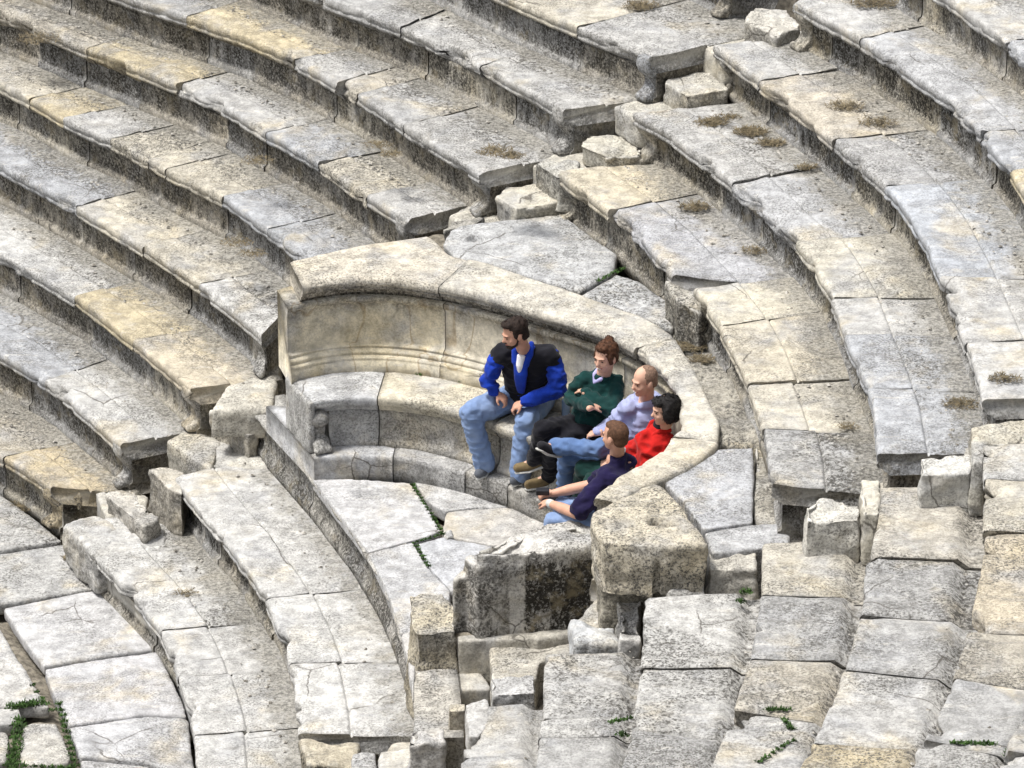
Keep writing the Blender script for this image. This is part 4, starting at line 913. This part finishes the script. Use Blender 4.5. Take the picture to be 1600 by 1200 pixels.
J1 = dict(pelvis=(828, 617, .77), shA=(778, 553, 1.23), shB=(866, 557, 1.23), neck=(819, 546, 1.29), head=(804, 520, 1.50), elA=(762, 594, 1.00), elB=(873, 608, .98), wrA=(776, 614, .90), wrB=(818, 629, .89), haA=(788, 623, .86), haB=(798, 637, .84),
          hipA=(806, 620, .76), hipB=(846, 622, .76), knA=(735, 645, .75), knB=(822, 655, .75), anA=(757, 724, .29), anB=(813, 738, .29), toA=(748, 740, .245), toB=(803, 751, .245))
R1, W1, f1 = make_person('man in a black vest over a blue fleece and faded jeans, leaning forward, hands together', J1, (-.30, -.95), (-.90, -.42), -.30, SKIN, BLUE, JEAN1, 'short', HAIRB, GREYS, beard=HAIRB, bulk=1.06, baggy=1.22, curls=(.9, .9))
bm = bmesh.new()
ax, sd, fw, sh, pel, nb = (f1[k] for k in ('axis', 'sd', 'fw', 'sh', 'pel', 'nb'))
loft(bm, [(pel-ax*.03, sd, fw, .192, .162), (pel+ax*.10, sd, fw, .192, .165), (pel+ax*.24, sd, fw, .186, .152), (pel+ax*.36, sd, fw, .205, .150), (sh-ax*.05, sd, fw, .208, .125), (sh+ax*.01, sd, fw, .200, .100), (sh+ax*.055, sd, fw, .14, .082), (nb+ax*.005, sd, fw, .075, .074)])
for s in 'AB': tube(bm, [nb-ax*.06+(W1['sh'+s]-nb)*.25, nb*.15+W1['sh'+s]*.85-ax*.01], [.083, .095], 14)
done('vest', bm, .013, BLACK, R1, 2, .012, 8, 5)
bm = bmesh.new()
for s in (-1, 1): tube(bm, [nb+sd*s*.05-fw*.035+ax*.045, nb+sd*s*.062+fw*.04+ax*.015, nb+sd*s*.045+fw*.095-ax*.045], [.024, .028, .030], 10)
loft(bm, [(nb+fw*.100-ax*.045, sd, fw, .060, .030), (sh+fw*.142-ax*.040, sd, fw, .058, .028), (sh+fw*.162-ax*.10, sd, fw, .052, .024), (sh+fw*.170-ax*.18, sd, fw, .044, .022), (sh+fw*.174-ax*.26, sd, fw, .030, .018)], 12)
done('fleece_collar', bm, .009, BLUE, R1, 2)
bm = bmesh.new(); loft(bm, [(nb+fw*.066+ax*.015, sd, fw, .036, .02), (nb+fw*.120-ax*.040, sd, fw, .030, .022), (sh+fw*.166-ax*.075, sd, fw, .010, .014)], 12); done('undershirt', bm, .008, WHITE, R1, 1)

J2 = dict(pelvis=(924, 664, .77), shA=(910, 590, 1.21), shB=(966, 597, 1.19), neck=(943, 583, 1.27), head=(946, 557, 1.46), elA=(893, 622, 1.05), elB=(955, 641, 1.07), wrA=(924, 637, 1.12), wrB=(912, 612, 1.15), haA=(938, 632, 1.10), haB=(905, 603, 1.13),
          hipA=(905, 664, .76), hipB=(918, 676, .76), knA=(846, 671, .86), knB=(862, 692, .74), anA=(835, 718, .50), anB=(858, 743, .31), toA=(809, 731, .43), toB=(826, 757, .25))
R2_, W2, f2 = make_person('smiling woman in a dark green jacket with arms folded and auburn hair tied up', J2, (-.72, -.69), (-.62, -.78), -.12, SKIN2, GREENC, BLACK, 'tied', HAIRR, TAN, female=True, smile=True, bulk=1.04, curls=(.5, .5))
for s in 'AB':
    bm = bmesh.new(); a = W2['an'+s]; k_ = W2['kn'+s]; tube(bm, [a, a+(k_-a)*.16], [.047, .05], 10); done('sock', bm, .010, WHITE, R2_, 1)
bm = bmesh.new(); nb, ax, fw, sd = f2['nb'], f2['axis'], f2['fw'], f2['sd']
for s in (-1, 1): tube(bm, [nb+sd*s*.05+ax*.02, nb+sd*s*.035+fw*.06-ax*.01, nb+fw*.085-ax*.06], [.018, .019, .014], 8)
done('shirt_collar', bm, .009, cloth('lilac_shirt', (.42, .40, .68), .1), R2_, 1)

J3 = dict(pelvis=(1000, 702, .77), shA=(980, 637, 1.19), shB=(1030, 630, 1.19), neck=(1010, 622, 1.27), head=(1007, 595, 1.46), elA=(962, 658, .98), elB=(1012, 678, .95), wrA=(934, 676, .93), wrB=(950, 688, .92), haA=(922, 678, .90), haB=(936, 686, .90),
          hipA=(984, 698, .77), hipB=(978, 712, .76), knA=(934, 701, .93), knB=(886, 712, .75), anA=(868, 697, .88), anB=(882, 768, .31), toA=(846, 696, .92), toB=(852, 776, .25))
R3_, W3, f3 = make_person('laughing man with cropped hair in a lavender hooded sweatshirt, one ankle across his knee', J3, (-.86, -.51), (-.86, -.5), -.12, SKIN2, LAV, JEAN2, 'shaved', HAIRG, cloth('black_trainer', (.02, .02, .024)), smile=True, bulk=1.02)
bm = bmesh.new(); nb, ax, fw, sd = f3['nb'], f3['axis'], f3['fw'], f3['sd']
for s in (-1, 1): tube(bm, [nb+fw*.085-ax*.06, nb+sd*s*.075+fw*.03, nb+sd*s*.07-fw*.05+ax*.005, nb-fw*.095-ax*.045], [.024, .032, .04, .045], 10)
done('hood', bm, .012, LAV, R3_, 2, .008, 10, 4)

J4 = dict(pelvis=(1012, 752, .77), shA=(1008, 684, 1.16), shB=(1044, 690, 1.15), neck=(1034, 667, 1.24), head=(1040, 640, 1.42), elA=(975, 712, .94), elB=(1005, 742, .92), wrA=(955, 722, .85), wrB=(965, 748, .85), haA=(942, 724, .83), haB=(950, 748, .83),
          hipA=(996, 746, .76), hipB=(1000, 764, .76), knA=(912, 732, .74), knB=(925, 752, .74), anA=(905, 796, .30), anB=(920, 815, .30), toA=(884, 800, .25), toB=(896, 820, .25))
R4_, W4, f4 = make_person('dark haired woman in a red jacket close under the curved coping, seen from the side', J4, (-.93, -.36), (-.97, -.25), -.10, SKIN2, RED, TROUG, 'bob', HAIRK, BLACK, female=True, bulk=1.05)
bm = bmesh.new(); nb, ax = f4['nb'], f4['axis']; tube(bm, [nb-ax*.04, nb+ax*.045], [.078, .066]); done('turtleneck', bm, .010, BLACK, R4_, 2)
bm = bmesh.new()
for s in (-1, 1): tube(bm, [nb+f4['sd']*s*.072-f4['fw']*.03+ax*.02, nb+f4['sd']*s*.06+f4['fw']*.055, nb+f4['sd']*s*.03+f4['fw']*.105-ax*.07], [.022, .024, .02], 8)
done('jacket_collar', bm, .010, RED, R4_, 2)

J5 = dict(pelvis=(955, 812, .78), shA=(982, 724, 1.14), shB=(948, 744, 1.13), neck=(964, 709, 1.23), head=(961, 681, 1.42), elA=(926, 757, .93), elB=(902, 803, .90), wrA=(864, 771, .86), wrB=(860, 787, .86), haA=(850, 772, .85), haB=(846, 782, .84),
          hipA=(950, 800, .76), hipB=(946, 822, .76), knA=(880, 792, .75), knB=(866, 815, .75), anA=(878, 862, .31), anB=(868, 884, .31), toA=(852, 864, .25), toB=(842, 888, .25))
R5_, W5, f5 = make_person('man in a navy polo shirt seen from behind, leaning forward with bare forearms', J5, (-.97, .05), (-.80, .60), -.05, SKIN, NAVY, JEAN1, 'crop', HAIRS, GREYS, sleeve='short', bulk=1.06, curls=(.9, .9))
bm = bmesh.new(); nb, ax, fw, sd = f5['nb'], f5['axis'], f5['fw'], f5['sd']
tube(bm, [nb-sd*.055+fw*.03+ax*.03, nb-sd*.05-fw*.045+ax*.035, nb+sd*.05-fw*.045+ax*.035, nb+sd*.055+fw*.03+ax*.03], [.017, .019, .019, .017], 8)
done('shirt_collar', bm, .009, WHITE, R5_, 2)
bm = bmesh.new(); d = unit(W5['haB']-W5['elB']); tube(bm, [W5['wrB']-d*.012, W5['wrB']+d*.008], [.034, .034], 12); done('watch', bm, .008, SOLE, R5_, 1)
bm = bmesh.new(); c = at(848, 768, .90); prism(bm, [c[:2]+np.array(q) for q in ((-.05, -.03), (.05, -.03), (.05, .03), (-.05, .03))], c[2]-.02, c[2]+.02)
V, N, Fc = fuse(bm, .007)
tag(mesh_obj('camera', V, Fc, flat_material('black_plastic', (.015, .015, .018), .4, .1), None, base=tuple(c)), 'small black camera held in the hands of the man in the navy polo', 'camera')

# small bottle on the bench
bt = at(884, 650, .655)
bm = bmesh.new(); loft(bm, [(bt, (1, 0, 0), (0, 1, 0), .033, .033), (bt+np.array([0, 0, .13]), (1, 0, 0), (0, 1, 0), .033, .033), (bt+np.array([0, 0, .165]), (1, 0, 0), (0, 1, 0), .014, .014), (bt+np.array([0, 0, .18]), (1, 0, 0), (0, 1, 0), .014, .014)], 14)
V, N, Fc = fuse(bm, .006); bo = tag(mesh_obj('bottle', V, Fc, flat_material('bottle_plastic', (.30, .42, .62), .2, .1, 20, 0, .5), None, base=tuple(bt)), 'small blue capped bottle between the man in the vest and the woman in green', 'bottle'); bo['_base'] = [float(v) for v in bt]
bm = bmesh.new(); loft(bm, [(bt+np.array([0, 0, .178]), (1, 0, 0), (0, 1, 0), .017, .017), (bt+np.array([0, 0, .20]), (1, 0, 0), (0, 1, 0), .017, .017)], 12); V, N, Fc = fuse(bm, .004); mesh_obj('cap', V, Fc, cloth('blue_cap', (.01, .04, .4)), bo)

# ------------------------------------------------------------------ weeds lodged in cracks and on the treads
def weeds(name, label_mat, spots, seed, kind):
    rr = random.Random(seed); V = []; F = []
    for (px, py, z, rad, n, hgt, lie) in spots:
        c = at(px, py, z)
        for _ in range(int(n*(2.2 if kind == 'dry' else 1))):
            r = rad*rr.random()**.8; t = rr.uniform(0, 6.283); b = c+np.array([r*math.cos(t), r*math.sin(t)*.75, -.005])
            a = rr.uniform(0, 6.283); tilt = rr.uniform(1.05, 1.57) if kind == 'dry' else rr.uniform(0, lie); l = hgt*rr.uniform(.3, 1.0)*(1.0 if kind == 'dry' else .75); wd = rr.uniform(.002, .0045) if kind == 'dry' else rr.uniform(.003, .008)
            d = np.array([math.cos(a)*math.sin(tilt), math.sin(a)*math.sin(tilt), math.cos(tilt)]); s = np.array([-math.sin(a), math.cos(a), 0])*wd
            m = b+d*l*.55+np.array([0, 0, l*.06]); e = b+d*l+np.array([math.cos(a), math.sin(a), -.5])*l*.18
            k = len(V); V += [b-s, b+s, m+s*.8, m-s*.8, e]; F += [(k, k+1, k+2, k+3), (k+3, k+2, k+4)]
    o = mesh_obj(name, V, F, label_mat, None, smooth=False); o['kind'] = 'stuff'
def line(a, b, z, n, rad=.03, nb=22, h=.05, lie=1.2): return [(a[0]+(b[0]-a[0])*i/(n-1), a[1]+(b[1]-a[1])*i/(n-1), z, rad, nb, h, lie) for i in range(n)]
G = line((645, 758), (691, 832), 0, 16, .022, 26, .035)+line((691, 834), (646, 848), 0, 8, .018, 16, .03)+line((650, 853), (670, 884), 0, 7, .025, 26, .035)
G += line((20, 1105), (60, 1098), ZP, 6, .07, 60, .06)+line((28, 1125), (20, 1200), ZP, 9, .06, 70, .06)+line((92, 1100), (118, 1196), ZP, 12, .035, 36, .05)+line((50, 1070), (80, 1110), ZP, 5, .03, 25, .04)+line((10, 1195), (110, 1200), ZP, 8, .03, 30, .05)
G += line((1200, 1108), (1232, 1108), 1.7, 5, .03, 26, .04)+line((1226, 1124), (1236, 1138), 1.7, 4, .025, 26, .04)+line((1240, 1156), (1185, 1190), 1.7, 8, .025, 18, .04)+line((955, 1128), (985, 1122), 1.0, 4, .03, 26, .04)+[(972, 1148, 1.0, .05, 60, .06, 1.2)]
G += line((935, 438), (972, 420), 1.43, 6, .03, 20, .04)+line((1490, 1160), (1550, 1162), 2.5, 8, .03, 22, .04)+[(1590, 1180, 2.6, .09, 90, .07, 1.1), (664, 1070, -.35, .05, 90, .08, 1.2), (1165, 925, 1.3, .05, 60, .05, 1.2), (1158, 940, 1.3, .04, 40, .05, 1.2), (585, 676, .22, .03, 40, .05, 1.2), (655, 584, .66, .03, 25, .03, 1.2), (720, 595, .66, .03, 25, .03, 1.2)]
weeds('crack_grass', GRASS, G, 3, 'green')
Dy = [(775, 236, 2.14, .16, 190, .07, 1.5), (800, 243, 2.14, .10, 120, .07, 1.5), (1112, 190, 2.21, .13, 200, .08, 1.5), (1172, 205, 2.21, .14, 220, .08, 1.5), (1205, 222, 2.21, .12, 120, .07, 1.5), (1085, 322, 1.81, .13, 150, .06, 1.5), (1000, 8, 2.55, .16, 180, .07, 1.5),
      (1365, 2, 3.02, .2, 220, .08, 1.5), (1140, 182, 2.2, .1, 70, .06, 1.5), (1080, 540, 1.38, .12, 160, .07, 1.5), (1095, 560, 1.38, .1, 100, .07, 1.5), (1570, 590, 2.62, .12, 110, .05, 1.5), (1500, 630, 2.2, .14, 130, .05, 1.5), (1320, 165, 2.61, .15, 140, .06, 1.5), (1370, 190, 2.61, .16, 140, .06, 1.5),
      (590, 225, 1.72, .12, 110, .05, 1.5), (610, 240, 1.72, .10, 90, .05, 1.5), (370, 378, .88, .14, 120, .05, 1.5), (395, 395, .88, .12, 110, .05, 1.5), (30, 790, ZP, .15, 120, .05, 1.5), (120, 870, ZP, .12, 110, .05, 1.5), (145, 895, ZP, .12, 110, .05, 1.5), (60, 60, 1.3, .2, 160, .06, 1.5), (400, 250, 1.3, .14, 110, .05, 1.5), (1200, 640, 1.5, .06, 70, .05, 1.5), (290, 925, -.81, .10, 70, .03, 1.6), (1260, 260, 2.21, .1, 80, .05, 1.5), (1180, 390, 1.81, .12, 80, .05, 1.5), (1325, 665, 1.81, .08, 60, .04, 1.5)]
weeds('dry_grass', DRY, Dy, 5, 'dry')

# grit and small stones gathered at the back of the treads
rr = random.Random(8); V = []; F = []
for (x, y, z) in REAR:
    r = .005+.016*rr.random()**3; k = len(V)
    a0 = rr.uniform(0, 1.5)
    for q in range(5):
        t = a0+q*1.2566; V.append((x+r*math.cos(t)*rr.uniform(.7, 1.3), y+r*math.sin(t)*rr.uniform(.7, 1.3), z+r*rr.uniform(-.2, .25)))
    V.append((x+rr.uniform(-.3, .3)*r, y+rr.uniform(-.3, .3)*r, z+r*rr.uniform(.5, .9)))
    F += [(k+q, k+(q+1) % 5, k+5) for q in range(5)]
GRIT = NT('grit'); P = GRIT.n('ShaderNodeTexCoord').outputs['Object']
GRIT.l(GRIT.mix(GRIT.ramp(GRIT.noise(P, 26, 2, .5), .38, .62), (.14, .13, .11), (.44, .42, .38)), GRIT.b.inputs['Base Color']); GRIT.b.inputs['Roughness'].default_value = .95
o = mesh_obj('gravel', V, F, GRIT.m, None, smooth=False); o['kind'] = 'stuff'
